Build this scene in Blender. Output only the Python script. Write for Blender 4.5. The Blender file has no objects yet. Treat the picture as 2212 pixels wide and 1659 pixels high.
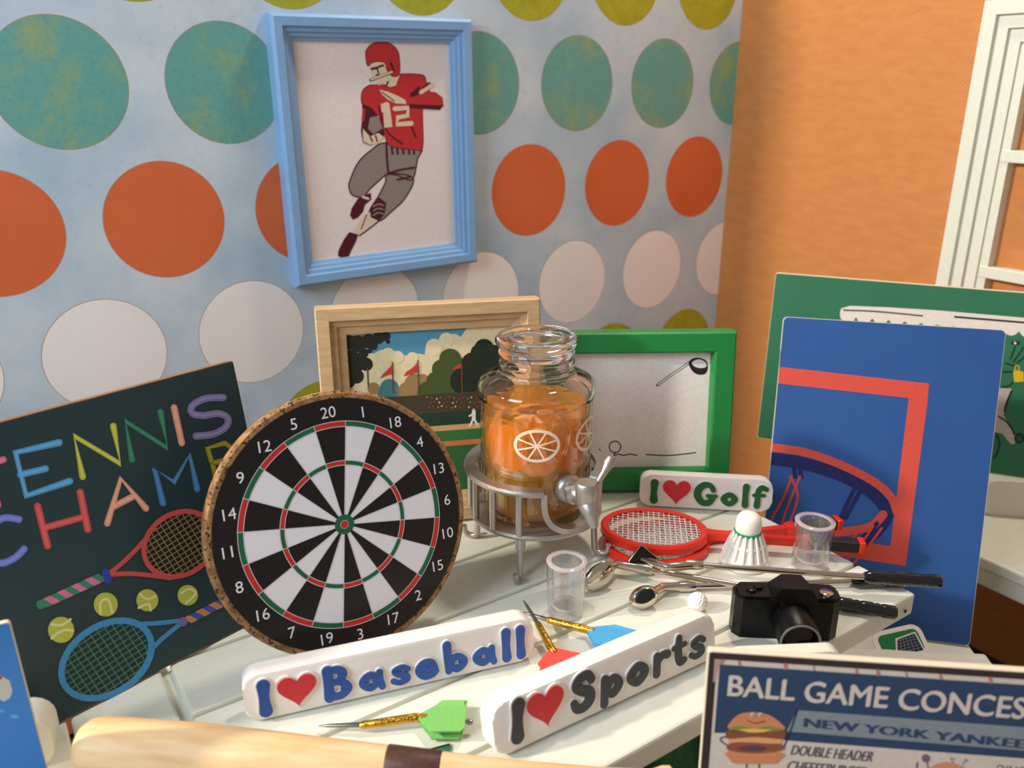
import bpy, bmesh, math, random
from mathutils import Vector, Matrix
random.seed(7)
S = bpy.context.scene
COL = S.collection
PI = math.pi
R = math.radians

# ------------------------------------------------------------------ camera, world, lights, exposure
FPX, HOR, CH = 1800.0, 183.0, 0.90            # focal length in pixels of a 2212 px wide frame, horizon row, height over the table top
PITCH = math.atan((829.5 - HOR) / FPX)
cam = bpy.data.cameras.new('camera'); camo = bpy.data.objects.new('view_camera', cam); COL.objects.link(camo)
camo.location = (0, 0, CH); camo.rotation_euler = (PI/2 - PITCH, 0, 0)
cam.sensor_fit = 'HORIZONTAL'; cam.sensor_width = 36; cam.lens = 36 * FPX / 2212
cam.clip_start = .02
cam.dof.use_dof = True; cam.dof.focus_distance = 1.55; cam.dof.aperture_fstop = 3.0
S.camera = camo
S.view_settings.view_transform = 'Standard'; S.view_settings.look = 'None'
S.view_settings.gamma = 1; S.view_settings.exposure = -0.07; S.view_settings.use_curve_mapping = False
w = bpy.data.worlds.new('room_light'); S.world = w; w.use_nodes = True
w.node_tree.nodes['Background'].inputs[0].default_value = (0.95, .90, .86, 1)
w.node_tree.nodes['Background'].inputs[1].default_value = .33

AZ = R(56.07)
UX, UY = math.sin(AZ), math.cos(AZ)           # u runs along the dotted wall, v from that wall into the room
def T(u, v, z=0.0): return Vector((UX*u + UY*v, UY*u - UX*v, z))
ROTU = math.atan2(UY, UX)

def area(name, loc, target, size, power, col, sizey=None):
    l = bpy.data.lights.new(name, 'AREA'); l.energy = power; l.color = col
    l.shape = 'RECTANGLE'; l.size = size; l.size_y = sizey or size
    o = bpy.data.objects.new(name, l); COL.objects.link(o); o.location = loc
    o.rotation_euler = (Vector(target) - Vector(loc)).to_track_quat('-Z', 'Y').to_euler()
    return o
area('ceiling_lamp', T(1.95, -1.65, 3.1), T(.8, -1.05, 0), .28, 50, (1, .87, .72))
area('side_lamp', T(-3.0, -2.36, 2.5), T(1.6, -1.2, .3), .20, 225, (1, .87, .72))
area('window_daylight', (-2.0, -.5, 2.0), (-.5, 1.6, .5), 1.4, 78, (.76, .88, 1))

# ------------------------------------------------------------------ pixel rays (only used to measure positions on real planes)
CF = Vector((0, math.cos(PITCH), -math.sin(PITCH))); CU = Vector((0, math.sin(PITCH), math.cos(PITCH)))
CAM = Vector((0, 0, CH))
def ray(x, y): return CF + Vector((1, 0, 0))*((x-1106)/FPX) + CU*((829.5-y)/FPX)
def at(x, y, z=0.0):
    r = ray(x, y); return CAM + r*((z-CH)/r.z)

# ------------------------------------------------------------------ materials
def lin(c):
    c = c/255
    return c/12.92 if c <= .04045 else ((c+.055)/1.055)**2.4
def rgb(c): return (lin(c[0]), lin(c[1]), lin(c[2]), 1)
MATS = {}
def mat(name, c, rough=.5, metal=0, bump=0, bscale=60, var=0, vscale=8, trans=0, ior=1.45, stretch=None, spec=None, coat=0, sss=0):
    if name in MATS: return MATS[name]
    m = bpy.data.materials.new(name); m.use_nodes = True; n = m.node_tree.nodes; L = m.node_tree.links
    b = n['Principled BSDF']; col = rgb(c); b.inputs['Base Color'].default_value = col
    b.inputs['Roughness'].default_value = rough; b.inputs['Metallic'].default_value = metal
    b.inputs['Transmission Weight'].default_value = trans; b.inputs['IOR'].default_value = ior
    if spec is not None: b.inputs['Specular IOR Level'].default_value = spec
    if coat: b.inputs['Coat Weight'].default_value = coat; b.inputs['Coat Roughness'].default_value = .08
    if sss:
        b.inputs['Subsurface Weight'].default_value = sss; b.inputs['Subsurface Radius'].default_value = (.02, .015, .012)
        b.inputs['Subsurface Scale'].default_value = .5
    if var or bump:
        tc = n.new('ShaderNodeTexCoord'); mp = n.new('ShaderNodeMapping'); L.new(tc.outputs['Object'], mp.inputs[0])
        if stretch: mp.inputs['Scale'].default_value = stretch
    if var:
        nz = n.new('ShaderNodeTexNoise'); nz.inputs['Scale'].default_value = vscale; nz.inputs['Detail'].default_value = 6
        L.new(mp.outputs[0], nz.inputs['Vector'])
        mx = n.new('ShaderNodeMix'); mx.data_type = 'RGBA'
        mx.inputs[6].default_value = tuple(x*(1-var) for x in col[:3]) + (1,)
        mx.inputs[7].default_value = tuple(min(1, x*(1+var)) for x in col[:3]) + (1,)
        rp = n.new('ShaderNodeMapRange'); rp.inputs[1].default_value = .3; rp.inputs[2].default_value = .7
        L.new(nz.outputs['Fac'], rp.inputs[0]); L.new(rp.outputs[0], mx.inputs[0]); L.new(mx.outputs[2], b.inputs['Base Color'])
    if bump:
        nb = n.new('ShaderNodeTexNoise'); nb.inputs['Scale'].default_value = bscale; nb.inputs['Detail'].default_value = 4
        L.new(mp.outputs[0], nb.inputs['Vector'])
        bp = n.new('ShaderNodeBump'); bp.inputs['Strength'].default_value = bump; bp.inputs['Distance'].default_value = .004
        L.new(nb.outputs['Fac'], bp.inputs['Height']); L.new(bp.outputs[0], b.inputs['Normal'])
    MATS[name] = m; return m
def ink(c, rough=.6):
    return mat('ink_%d_%d_%d' % tuple(c), c, rough, var=.05, vscale=120, spec=.25)
class NT:
    def __init__(s, m): s.t = m.node_tree; s.n = s.t.nodes; s.L = s.t.links
    def put(s, sock, v):
        if hasattr(v, 'is_output'): s.L.new(v, sock)
        elif isinstance(v, tuple): sock.default_value = v
        else: sock.default_value = v
    def m(s, op, a, b=0, c=0):
        x = s.n.new('ShaderNodeMath'); x.operation = op
        for i, q in enumerate((a, b, c)): s.put(x.inputs[i], q)
        return x.outputs[0]
    def mix(s, f, a, b):
        x = s.n.new('ShaderNodeMix'); x.data_type = 'RGBA'; s.put(x.inputs[0], f); s.put(x.inputs[6], a); s.put(x.inputs[7], b); return x.outputs[2]
    def noise(s, vec, sc, det=5, rough=.55):
        x = s.n.new('ShaderNodeTexNoise'); x.inputs['Scale'].default_value = sc; x.inputs['Detail'].default_value = det
        x.inputs['Roughness'].default_value = rough; s.L.new(vec, x.inputs['Vector']); return x.outputs['Fac']
    def rng(s, v, a, b, c=0, d=1):
        x = s.n.new('ShaderNodeMapRange'); s.put(x.inputs[0], v)
        for i, q in enumerate((a, b, c, d)): x.inputs[i+1].default_value = q
        return x.outputs[0]
    def bump(s, h, strength=.3, dist=.004):
        x = s.n.new('ShaderNodeBump'); x.inputs['Strength'].default_value = strength; x.inputs['Distance'].default_value = dist
        s.L.new(h, x.inputs['Height']); return x.outputs[0]
def new_mat(name, rough=.6):
    m = bpy.data.materials.new(name); m.use_nodes = True; b = m.node_tree.nodes['Principled BSDF']; b.inputs['Roughness'].default_value = rough
    return m, NT(m), b

K = 1.3
WV, WU = -1.66*K, 1.85*K                      # dotted wall plane v, orange wall plane u
# dotted wallpaper: rows of dots on mottled pale blue
m, q, b = new_mat('dotted_wallpaper', .55)
tc = q.n.new('ShaderNodeTexCoord').outputs['Object']
sp = q.n.new('ShaderNodeSeparateXYZ'); q.L.new(tc, sp.inputs[0]); X, Zc = sp.outputs[0], sp.outputs[2]
SP, DZ, RD = .2762*K, .2398*K, .1065*K
Z0 = .9 + (.422-.9)*K; U0 = .2005*K
t = q.m('DIVIDE', q.m('SUBTRACT', Zc, Z0), DZ)
row = q.m('FLOOR', q.m('ADD', t, .5))
lz = q.m('MULTIPLY', q.m('SUBTRACT', t, row), DZ)
par = q.m('MULTIPLY', q.m('FLOORED_MODULO', row, 2.0), .5)
uu = q.m('SUBTRACT', q.m('DIVIDE', q.m('SUBTRACT', X, U0), SP), par)
lx = q.m('MULTIPLY', q.m('SUBTRACT', uu, q.m('FLOOR', q.m('ADD', uu, .5))), SP)
d = q.m('SQRT', q.m('ADD', q.m('MULTIPLY', lx, lx), q.m('MULTIPLY', lz, lz)))
n1 = q.noise(tc, 3.2, 6); n2 = q.noise(tc, 22, 8, .7); n3 = q.noise(tc, 90, 3)
base = q.mix(q.rng(n1, .35, .65), rgb((170, 194, 212)), rgb((206, 217, 225)))
base = q.mix(q.rng(n2, .55, .75, 0, .35), base, rgb((140, 165, 190)))
base = q.mix(q.rng(n3, .62, .8, 0, .25), base, rgb((120, 140, 165)))
ri = q.m('FLOORED_MODULO', row, 4.0)
teal = q.mix(q.rng(q.noise(tc, 7, 8, .7), .48, .70), rgb((100, 164, 156)), rgb((150, 168, 106)))
teal = q.mix(q.rng(n3, .5, .75, 0, .35), teal, rgb((66, 130, 138)))
orange = q.mix(q.rng(n1, .3, .7), rgb((212, 98, 50)), rgb((220, 110, 62)))
white = q.mix(q.rng(n1, .3, .7), rgb((250, 243, 240)), rgb((240, 235, 233)))
yellow = q.mix(q.rng(n2, .35, .7), rgb((178, 176, 42)), rgb((150, 150, 30)))
dc = q.mix(q.m('GREATER_THAN', ri, .5), white, orange)
dc = q.mix(q.m('GREATER_THAN', ri, 1.5), dc, teal)
dc = q.mix(q.m('GREATER_THAN', ri, 2.5), dc, yellow)
c1 = q.mix(q.m('LESS_THAN', d, RD+.0016), base, rgb((176, 140, 116)))
c1 = q.mix(q.m('LESS_THAN', d, RD), c1, dc)
q.L.new(c1, b.inputs['Base Color']); q.L.new(q.bump(n3, .1), b.inputs['Normal'])
M_DOT = m
# orange woven paper
m, q, b = new_mat('orange_weave', .7)
tc = q.n.new('ShaderNodeTexCoord').outputs['Object']
sp = q.n.new('ShaderNodeSeparateXYZ'); q.L.new(tc, sp.inputs[0])
wv = q.m('MULTIPLY', q.m('SINE', q.m('MULTIPLY', sp.outputs[1], 520)), q.m('SINE', q.m('MULTIPLY', sp.outputs[2], 520)))
mp = q.n.new('ShaderNodeMapping'); mp.inputs['Scale'].default_value = (1, 5, 16); q.L.new(tc, mp.inputs[0])
st = q.noise(mp.outputs[0], 3, 4)
cc = q.mix(q.rng(st, .3, .7), rgb((188, 118, 58)), rgb((198, 131, 71)))
cc = q.mix(q.rng(wv, -.2, 1, 0, .5), cc, rgb((210, 140, 78)))
q.L.new(cc, b.inputs['Base Color']); q.L.new(q.bump(wv, .15, .002), b.inputs['Normal'])
M_ORANGE = m
# cork
m, q, b = new_mat('cork', .85)
tc = q.n.new('ShaderNodeTexCoord').outputs['Object']
vo = q.n.new('ShaderNodeTexVoronoi'); vo.inputs['Scale'].default_value = 130; q.L.new(tc, vo.inputs['Vector'])
g = q.noise(tc, 60, 6, .7)
cc = q.mix(q.rng(g, .35, .65), rgb((112, 72, 38)), rgb((196, 148, 96)))
cc = q.mix(q.rng(q.noise(tc, 120, 3), .54, .62), cc, rgb((52, 32, 18)))
q.L.new(cc, b.inputs['Base Color']); q.L.new(q.bump(g, .8, .004), b.inputs['Normal'])
M_CORK = m
# raw wood (bat and frame)
def wood(name, a, c2, scale=(3, 40, 40), sc=2.2, rough=.5):
    m, q, b = new_mat(name, rough)
    tc = q.n.new('ShaderNodeTexCoord').outputs['Object']
    mp = q.n.new('ShaderNodeMapping'); mp.inputs['Scale'].default_value = scale; q.L.new(tc, mp.inputs[0])
    n1 = q.noise(mp.outputs[0], sc, 6, .6)
    q.L.new(q.mix(q.rng(n1, .3, .7), rgb(a), rgb(c2)), b.inputs['Base Color']); q.L.new(q.bump(n1, .15, .003), b.inputs['Normal'])
    return m
M_BAT = wood('bat_wood', (214, 172, 120), (238, 204, 156), (4, 30, 30))
M_PINE = wood('frame_wood', (184, 148, 106), (208, 176, 132), (6, 50, 50))
M_FLOOR = wood('floor_wood', (44, 32, 23), (74, 54, 38), (3, 40, 1), 2, .4)
M_EDGE = wood('board_edge', (120, 84, 54), (150, 110, 74), (10, 10, 60))
M_WHITE = mat('white_paint', (220, 221, 207), .45, bump=.12, bscale=40, var=.03, vscale=14, stretch=(1, 6, 6))
M_CREAM = mat('cream_edge', (226, 214, 190), .7)
M_BLUEF = mat('blue_frame_paint', (134, 176, 220), .4, var=.04, vscale=20)
M_GREENF = mat('green_plastic', (30, 132, 62), .4, bump=.1, bscale=200)
M_SIL = mat('white_silicone', (240, 232, 226), .38, sss=.25, bump=.05, bscale=90)
M_BLACK = mat('black_plastic', (7, 7, 8), .36, spec=.3, bump=.15, bscale=220, stretch=(1, 1, .05))
M_SILVER = mat('silver_paint', (182, 178, 172), .34, .85, bump=.12, bscale=400)
M_CHROME = mat('chrome', (206, 196, 182), .13, 1)
M_GRIP = mat('black_grip', (10, 12, 18), .12, coat=.6)
M_RED = mat('red_plastic', (222, 44, 24), .32, bump=.06, bscale=120)
M_STRING = mat('white_string', (238, 228, 224), .5)
M_SHUT = mat('shuttle_plastic', (244, 238, 228), .45, bump=.15, bscale=300)
M_GOLD = mat('gold_foil', (206, 160, 60), .25, 1, bump=.6, bscale=160)
M_STEEL = mat('steel', (150, 146, 140), .22, 1)
M_BALL = mat('golf_ball_white', (240, 236, 230), .35)
M_DARK = mat('dark_void', (16, 14, 12), .6)
def clear(name, tint, gloss=1.0, bump=0, bs=60, streak=None, milky=0, mcol=None):
    m = bpy.data.materials.new(name); m.use_nodes = True; q = NT(m)
    for x in list(q.n):
        if x.type != 'OUTPUT_MATERIAL': q.n.remove(x)
    out = [x for x in q.n][0]
    tr = q.n.new('ShaderNodeBsdfTransparent'); tr.inputs[0].default_value = tint
    gl = q.n.new('ShaderNodeBsdfGlossy'); gl.inputs['Roughness'].default_value = .03
    fr = q.n.new('ShaderNodeLayerWeight'); fr.inputs[0].default_value = .5
    if bump:
        tc = q.n.new('ShaderNodeTexCoord').outputs['Object']
        mp = q.n.new('ShaderNodeMapping'); mp.inputs['Scale'].default_value = streak or (1, 1, 1); q.L.new(tc, mp.inputs[0])
        bp = q.bump(q.noise(mp.outputs[0], bs, 2), bump, .01); q.L.new(bp, gl.inputs['Normal']); q.L.new(bp, fr.inputs['Normal'])
    mx = q.n.new('ShaderNodeMixShader'); q.L.new(q.m('MINIMUM', q.m('MULTIPLY', q.m('MULTIPLY_ADD', q.m('POWER', fr.outputs[1], 4.0), .9, .045), gloss), .9), mx.inputs[0])
    body = tr.outputs[0]
    if milky:                                  # diffuse share; in the clear drink it stands in for light shining through
        tl = q.n.new('ShaderNodeBsdfTranslucent'); tl.inputs[0].default_value = rgb(mcol)
        df = q.n.new('ShaderNodeBsdfDiffuse'); df.inputs[0].default_value = rgb(mcol)
        ad = q.n.new('ShaderNodeMixShader'); ad.inputs[0].default_value = .5; q.L.new(tl.outputs[0], ad.inputs[1]); q.L.new(df.outputs[0], ad.inputs[2])
        ml = q.n.new('ShaderNodeMixShader'); ml.inputs[0].default_value = milky; q.L.new(body, ml.inputs[1]); q.L.new(ad.outputs[0], ml.inputs[2]); body = ml.outputs[0]
    q.L.new(body, mx.inputs[1]); q.L.new(gl.outputs[0], mx.inputs[2]); q.L.new(mx.outputs[0], out.inputs[0])
    return m
M_ACRYL = clear('clear_acrylic', (.93, .93, .94, 1), 1.8, 0, 60, None, .07, (250, 246, 246))
M_JAR = clear('jar_plastic', (.96, .95, .93, 1), 1.2, .25, 25, (1, 1, .15))
M_LIQ = clear('amber_drink', (.985, .86, .46, 1), 1.0, .3, 18, (1, 1, .4), .42, (255, 196, 70))
M_GLASS = mat('clear_plastic', (250, 244, 240), .03, trans=1, ior=1.4)
M_ICE = clear('ice', (.98, .95, .86, 1), 5.0, 0, 60, None, .22, (255, 232, 170))
M_SLICE = mat('orange_flesh', (248, 136, 34), .4, var=.12, vscale=60, sss=.2)
M_RIND = mat('orange_rind', (252, 164, 62), .4, sss=.2)

# ------------------------------------------------------------------ mesh helpers
def obj(name, bm, m, parent=None, smooth=False):
    me = bpy.data.meshes.new(name)
    if isinstance(bm, bmesh.types.BMesh):
        bmesh.ops.recalc_face_normals(bm, faces=bm.faces); bm.to_mesh(me); bm.free()
    else: me.from_pydata(*bm); me.update()
    if smooth:
        for p in me.polygons: p.use_smooth = True
        try: me.set_sharp_from_angle(angle=R(40))
        except Exception: pass
    if m: me.materials.append(m)
    o = bpy.data.objects.new(name, me); COL.objects.link(o)
    if parent: o.parent = parent
    return o
def tag(o, label, cat, group=None):
    o['label'] = label; o['category'] = cat
    if group: o['group'] = group
    return o
def thing(name, label, cat, mw=None, group=None):
    o = bpy.data.objects.new(name, None); COL.objects.link(o); o.empty_display_size = .02
    if mw is not None: o.matrix_world = mw
    return tag(o, label, cat, group)
def struct(o): o['kind'] = 'structure'; return o
def frame_mat(O, ex, ey, ez):
    M = Matrix.Identity(4)
    for i in range(3): M[i][0], M[i][1], M[i][2], M[i][3] = ex[i], ey[i], ez[i], O[i]
    return M
def board_mat(O, azd, lean=0, roll=0):
    """local x along the board (azimuth azd), y up its face, z out of the front face"""
    a = R(azd); ex = Vector((math.sin(a), math.cos(a), 0)); nb = Vector((-ex.y, ex.x, 0)); le = R(lean)
    ey = Vector((0, 0, 1))*math.cos(le) + nb*math.sin(le); ez = ex.cross(ey)
    M = frame_mat(O, ex, ey, ez)
    if roll: M = M @ Matrix.Rotation(R(roll), 4, 'Z')
    return M
def lifted(M, th, lean): return Matrix.Translation((0, 0, th*math.sin(R(lean)) + .0004)) @ M
def pxfun(M, z=0.0, o=(0, 0), sc=1.0):
    """photo pixel -> local (x, y) on plane z of board matrix M; o, sc: origin and scale of a crop"""
    Mi = M.inverted(); c = Mi @ CAM
    def g(x, y):
        r = Mi.to_3x3() @ ray(o[0]+x/sc, o[1]+y/sc); t = (z - c.z)/r.z
        return (c.x + r.x*t, c.y + r.y*t)
    return g
def box(bm, x0, x1, y0, y1, z0, z1, bev=0, seg=2):
    r = bmesh.ops.create_cube(bm, size=1)
    for v in r['verts']:
        v.co = Vector(((x0+x1)/2 + v.co.x*(x1-x0), (y0+y1)/2 + v.co.y*(y1-y0), (z0+z1)/2 + v.co.z*(z1-z0)))
    if bev:
        es = {e for v in r['verts'] for e in v.link_edges}
        bmesh.ops.bevel(bm, geom=list(es), offset=bev, segments=seg, affect='EDGES', profile=.5)
    return bm
def boxo(name, m, parent, *a, **k): return obj(name, box(bmesh.new(), *a, **k), m, parent)
def prism(bm, pts, z0, z1):
    lo = [bm.verts.new((p[0], p[1], z0)) for p in pts]; hi = [bm.verts.new((p[0], p[1], z1)) for p in pts]
    n = len(pts)
    bm.faces.new(hi); bm.faces.new(lo[::-1])
    for i in range(n): bm.faces.new((lo[i], lo[(i+1) % n], hi[(i+1) % n], hi[i]))
    return bm
def rrect(x0, x1, y0, y1, r, n=5):
    P = []
    for cx, cy, a0 in ((x1-r, y0+r, -90), (x1-r, y1-r, 0), (x0+r, y1-r, 90), (x0+r, y0+r, 180)):
        for i in range(n+1):
            a = R(a0 + 90*i/n); P.append((cx + r*math.cos(a), cy + r*math.sin(a)))
    return P
def lathe(bm, prof, seg=40, cap=True, ang0=0, ang1=2*PI):
    full = abs(ang1-ang0-2*PI) < 1e-6; n = seg if full else seg+1; rings = []
    for r, z in prof:
        rings.append([bm.verts.new((r*math.cos(ang0+(ang1-ang0)*i/seg), r*math.sin(ang0+(ang1-ang0)*i/seg), z)) for i in range(n)])
    for a, c in zip(rings, rings[1:]):
        for i in range(n if full else n-1):
            j = (i+1) % n; bm.faces.new((a[i], a[j], c[j], c[i]))
    if cap and full:
        bm.faces.new(rings[0][::-1]); bm.faces.new(rings[-1])
    return bm
def tube(bm, pts, rad, seg=10, closed=False, caps=True):
    pts = [Vector(p) for p in pts]; n = len(pts); rs = rad if isinstance(rad, (list, tuple)) else [rad]*n
    rings = []; prev = None
    for i, p in enumerate(pts):
        a = pts[(i-1) % n] if (closed or i > 0) else p; c = pts[(i+1) % n] if (closed or i < n-1) else p
        t = (c-a).normalized()
        if prev is None:
            s = t.cross(Vector((0, 0, 1)));
            if s.length < .1: s = t.cross(Vector((0, 1, 0)))
        else: s = prev - t*prev.dot(t)
        s.normalize(); prev = s; b = t.cross(s)
        rings.append([bm.verts.new(p + (s*math.cos(2*PI*k/seg) + b*math.sin(2*PI*k/seg))*rs[i]) for k in range(seg)])
    for i in range(n if closed else n-1):
        a, c = rings[i], rings[(i+1) % n]
        for k in range(seg): bm.faces.new((a[k], a[(k+1) % seg], c[(k+1) % seg], c[k]))
    if caps and not closed:
        bm.faces.new(rings[0]); bm.faces.new(rings[-1][::-1])
    return bm
def catmull(P, n=6, closed=False):
    m = len(P); out = []
    if m < 3: return [tuple(p) for p in P]
    for i in range(m if closed else m-1):
        if closed: p0, p1, p2, p3 = P[(i-1) % m], P[i], P[(i+1) % m], P[(i+2) % m]
        else: p0, p1, p2, p3 = P[max(i-1, 0)], P[i], P[i+1], P[min(i+2, m-1)]
        for k in range(n):
            t = k/n
            out.append(tuple(.5*((2*b) + (-a+c)*t + (2*a-5*b+4*c-e)*t*t + (-a+3*b-3*c+e)*t**3) for a, b, c, e in zip(p0, p1, p2, p3)))
    if not closed: out.append(tuple(P[-1]))
    return out
def ribbon(P, closed=False, smooth=True, n=6, cap=True):
    """P: (x, y, halfwidth) -> list of cross sections (left, right)"""
    Q = catmull(P, n, closed) if smooth else P
    out = []; m = len(Q)
    def nrm(i):
        a = Q[(i-1) % m] if closed or i > 0 else Q[i]; c = Q[(i+1) % m] if closed or i < m-1 else Q[i]
        dx, dy = c[0]-a[0], c[1]-a[1]; l = math.hypot(dx, dy) or 1; return dx/l, dy/l
    for i, (x, y, h) in enumerate(Q):
        tx, ty = nrm(i)
        if cap and not closed and i == 0:
            for k in range(5):
                a = PI/2*(1-k/5); xx, yy, hh = x-tx*h*math.sin(a), y-ty*h*math.sin(a), max(h*math.cos(a), h*.05)
                out.append(((xx-ty*hh, yy+tx*hh), (xx+ty*hh, yy-tx*hh)))
        out.append(((x-ty*h, y+tx*h), (x+ty*h, y-tx*h)))
        if cap and not closed and i == m-1:
            for k in range(1, 6):
                a = PI/2*k/5; xx, yy, hh = x+tx*h*math.sin(a), y+ty*h*math.sin(a), max(h*math.cos(a), h*.05)
                out.append(((xx-ty*hh, yy+tx*hh), (xx+ty*hh, yy-tx*hh)))
    if closed: out.append(out[0])
    return out
def solid_ribbon(bm, secs, z0, z1):
    rows = [[bm.verts.new((*l, z0)), bm.verts.new((*l, z1)), bm.verts.new((*r, z1)), bm.verts.new((*r, z0))] for l, r in secs]
    for a, c in zip(rows, rows[1:]):
        for k in range(3): bm.faces.new((a[k], a[k+1], c[k+1], c[k]))
    bm.faces.new(rows[0]); bm.faces.new(rows[-1][::-1])
class Flat:
    """flat printing on a board: coloured polygons a hair above the surface"""
    def __init__(s, z): s.v = []; s.f = []; s.mi = []; s.ms = []; s.z = z; s.g = None; s.i = 0; s.hold = False
    def _m(s, c):
        m = ink(c) if isinstance(c, tuple) else c
        if m not in s.ms: s.ms.append(m)
        return s.ms.index(m)
    def P(s, p): return s.g(*p) if s.g else p
    def poly(s, pts, c, layer=1, smooth=0, raw=False):
        if smooth: pts = catmull(pts, smooth, True)
        b = len(s.v)
        if not s.hold: s.i = (s.i+1) % 18
        for p in pts:
            x, y = p if raw else s.P(p); s.v.append((x, y, s.z + layer*.0002 + s.i*.00001))
        s.f.append(tuple(range(b, b+len(pts)))); s.mi.append(s._m(c))
    def stroke(s, pts, w, c, layer=1, closed=False, smooth=True):
        """pts in source coordinates, w half width in source units"""
        Q = [(p[0], p[1], p[2] if len(p) > 2 else w) for p in pts]; s.i = (s.i+1) % 18; s.hold = True
        for (a, b_), (a2, b2) in zip(*(lambda r: (r, r[1:]))(ribbon(Q, closed, smooth, 6))):
            s.poly([a, b_, b2, a2], c, layer)
        s.hold = False
    def disc(s, x, y, r, c, layer=1, ry=None, n=28, rot=0):
        ry = ry or r; cs, sn = math.cos(rot), math.sin(rot)
        s.poly([(x + r*math.cos(a)*cs - ry*math.sin(a)*sn, y + r*math.cos(a)*sn + ry*math.sin(a)*cs) for a in (2*PI*i/n for i in range(n))], c, layer)
    def text(s, body, x, y, h, c, layer=1, align='LEFT', bold=0, shear=0, xs=1.0, rot=0, slab=0):
        """local coordinates: capital height h"""
        cu = bpy.data.curves.new('t', 'FONT'); cu.body = body; cu.align_x = align; cu.offset = bold; cu.shear = shear; cu.resolution_u = 4
        cu.size = 1; o = bpy.data.objects.new('t', cu); COL.objects.link(o)
        dg = bpy.context.evaluated_depsgraph_get(); me = bpy.data.meshes.new_from_object(o.evaluated_get(dg))
        k = h/.73; b = len(s.v); cr, sr = math.cos(rot), math.sin(rot)
        for v in me.vertices:
            a, e = v.co.x*k*xs, v.co.y*k; s.v.append((x + a*cr - e*sr, y + a*sr + e*cr, s.z + layer*.0002))
        for p in me.polygons: s.f.append(tuple(b+i for i in p.vertices)); s.mi.append(s._m(c))
        bpy.data.objects.remove(o); bpy.data.meshes.remove(me); bpy.data.curves.remove(cu)
    def build(s, name, parent):
        o = obj(name, (s.v, [], s.f), None, parent)
        for m in s.ms: o.data.materials.append(m)
        for p, i in zip(o.data.polygons, s.mi): p.material_index = i
        return o

# ------------------------------------------------------------------ the setting (room coordinates: x along the dotted wall, y = -v, z up)
ROOM = Matrix.Rotation(ROTU, 4, 'Z')
FZ = -.75
def roomed(o): o.matrix_world = ROOM; return o
fl = struct(roomed(boxo('floor', M_DARK, None, -1.2, WU+.04, -.7, -WV+.04, FZ-.05, FZ-.012)))
for i in range(24):
    y0 = -.7 + i*.142
    if y0 + .14 > -WV: break
    boxo('plank', M_FLOOR, fl, -1.2, WU, y0, y0+.139, FZ-.012, FZ, bev=.002, seg=1)
wl = struct(roomed(boxo('wall_left', M_DOT, None, -.32, WU, -WV, -WV+.04, FZ, 1.75)))
wr = struct(roomed(boxo('wall_right', M_ORANGE, None, WU, WU+.04, -.3, -WV+.04, FZ, 1.75)))
# window stuck on the orange wall
win = bpy.data.objects.new('window_1', None); COL.objects.link(win); struct(win)
wy, wz1, wz0, ww = .996*K, .9+(1.06-.9)*K, .02, .62
win.matrix_world = ROOM
def casing(name, pts_of):
    """mitred rail: steps (d0, d1, projection) joined into one moulding"""
    bm = bmesh.new()
    for d0, d1, pr in ((0, .036, .040), (.036, .046, .026), (.046, .070, .034), (.070, .078, .022), (.078, .104, .028), (.104, .112, .018)):
        a = [pts_of(d0, 0), pts_of(d1, 0), pts_of(d1, 1), pts_of(d0, 1)]
        vs = [[bm.verts.new((WU-x, y, z)) for (y, z) in a] for x in (0, pr)]
        bm.faces.new(vs[1]); bm.faces.new(vs[0][::-1])
        for i in range(4): bm.faces.new((vs[0][i], vs[0][(i+1) % 4], vs[1][(i+1) % 4], vs[1][i]))
    obj(name, bm, M_WHITE, win)
yl, yr = wy, wy-ww
casing('casing', lambda d, e: (yl-d, (wz0+d) if e == 0 else (wz1-d)))
casing('casing', lambda d, e: (yr+d, (wz0+d) if e == 0 else (wz1-d)))
casing('casing', lambda d, e: ((yl-d) if e == 0 else (yr+d), wz1-d))
casing('casing', lambda d, e: ((yl-d) if e == 0 else (yr+d), wz0+d))
zm = [.9+(z-.9)*K for z in (.762, .522, .282)]
for z in zm: boxo('muntin', M_WHITE, win, WU-.036, WU-.0005, yr+.112, yl-.112, z-.016, z+.016, bev=.002, seg=1)
boxo('mullion', M_WHITE, win, WU-.037, WU-.0005, (yl+yr)/2-.016, (yl+yr)/2+.016, wz0+.112, wz1-.112, bev=.002, seg=1)
boxo('sash', M_WHITE, win, WU-.034, WU-.0005, yl-.135, yl-.1125, wz0+.112, wz1-.112)
boxo('sash', M_WHITE, win, WU-.034, WU-.0005, yr+.1125, yr+.135, wz0+.112, wz1-.112)

# ------------------------------------------------------------------ plank table
tb = thing('plank_table', 'long white plank table carrying the dartboard, drinks jar and sports miniatures', 'table', ROOM @ Matrix.Translation((.7, 1.1, FZ)))
TB = tb.matrix_world.inverted() @ ROOM
def tpart(name, m, *a, **k):
    o = boxo(name, m, tb, *a, **k); o.matrix_local = TB; return o
vs = [.685, .815, .965, 1.115, 1.265, 1.415, 1.57]
for a, c in zip(vs, vs[1:]): tpart('plank', M_WHITE, .166, 1.378, a+.0035, c-.0035, -.045, 0, bev=.005)
tpart('end_board', M_WHITE, .012, .150, .688, 1.567, -.045, 0, bev=.005)
tpart('underlay', M_WHITE, .02, 1.36, .70, 1.55, -.056, -.012)
tpart('apron', M_WHITE, .10, 1.30, .78, .80, -.15, -.056); tpart('apron', M_WHITE, .10, 1.30, 1.46, 1.48, -.15, -.056)
for uu_, vv_ in ((.09, .79), (.09, 1.45), (.40, .79), (1.27, 1.45)):
    tpart('leg', M_WHITE, uu_-.03, uu_+.03, vv_-.03, vv_+.03, FZ-.75+.75, -.056, bev=.004)
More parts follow.
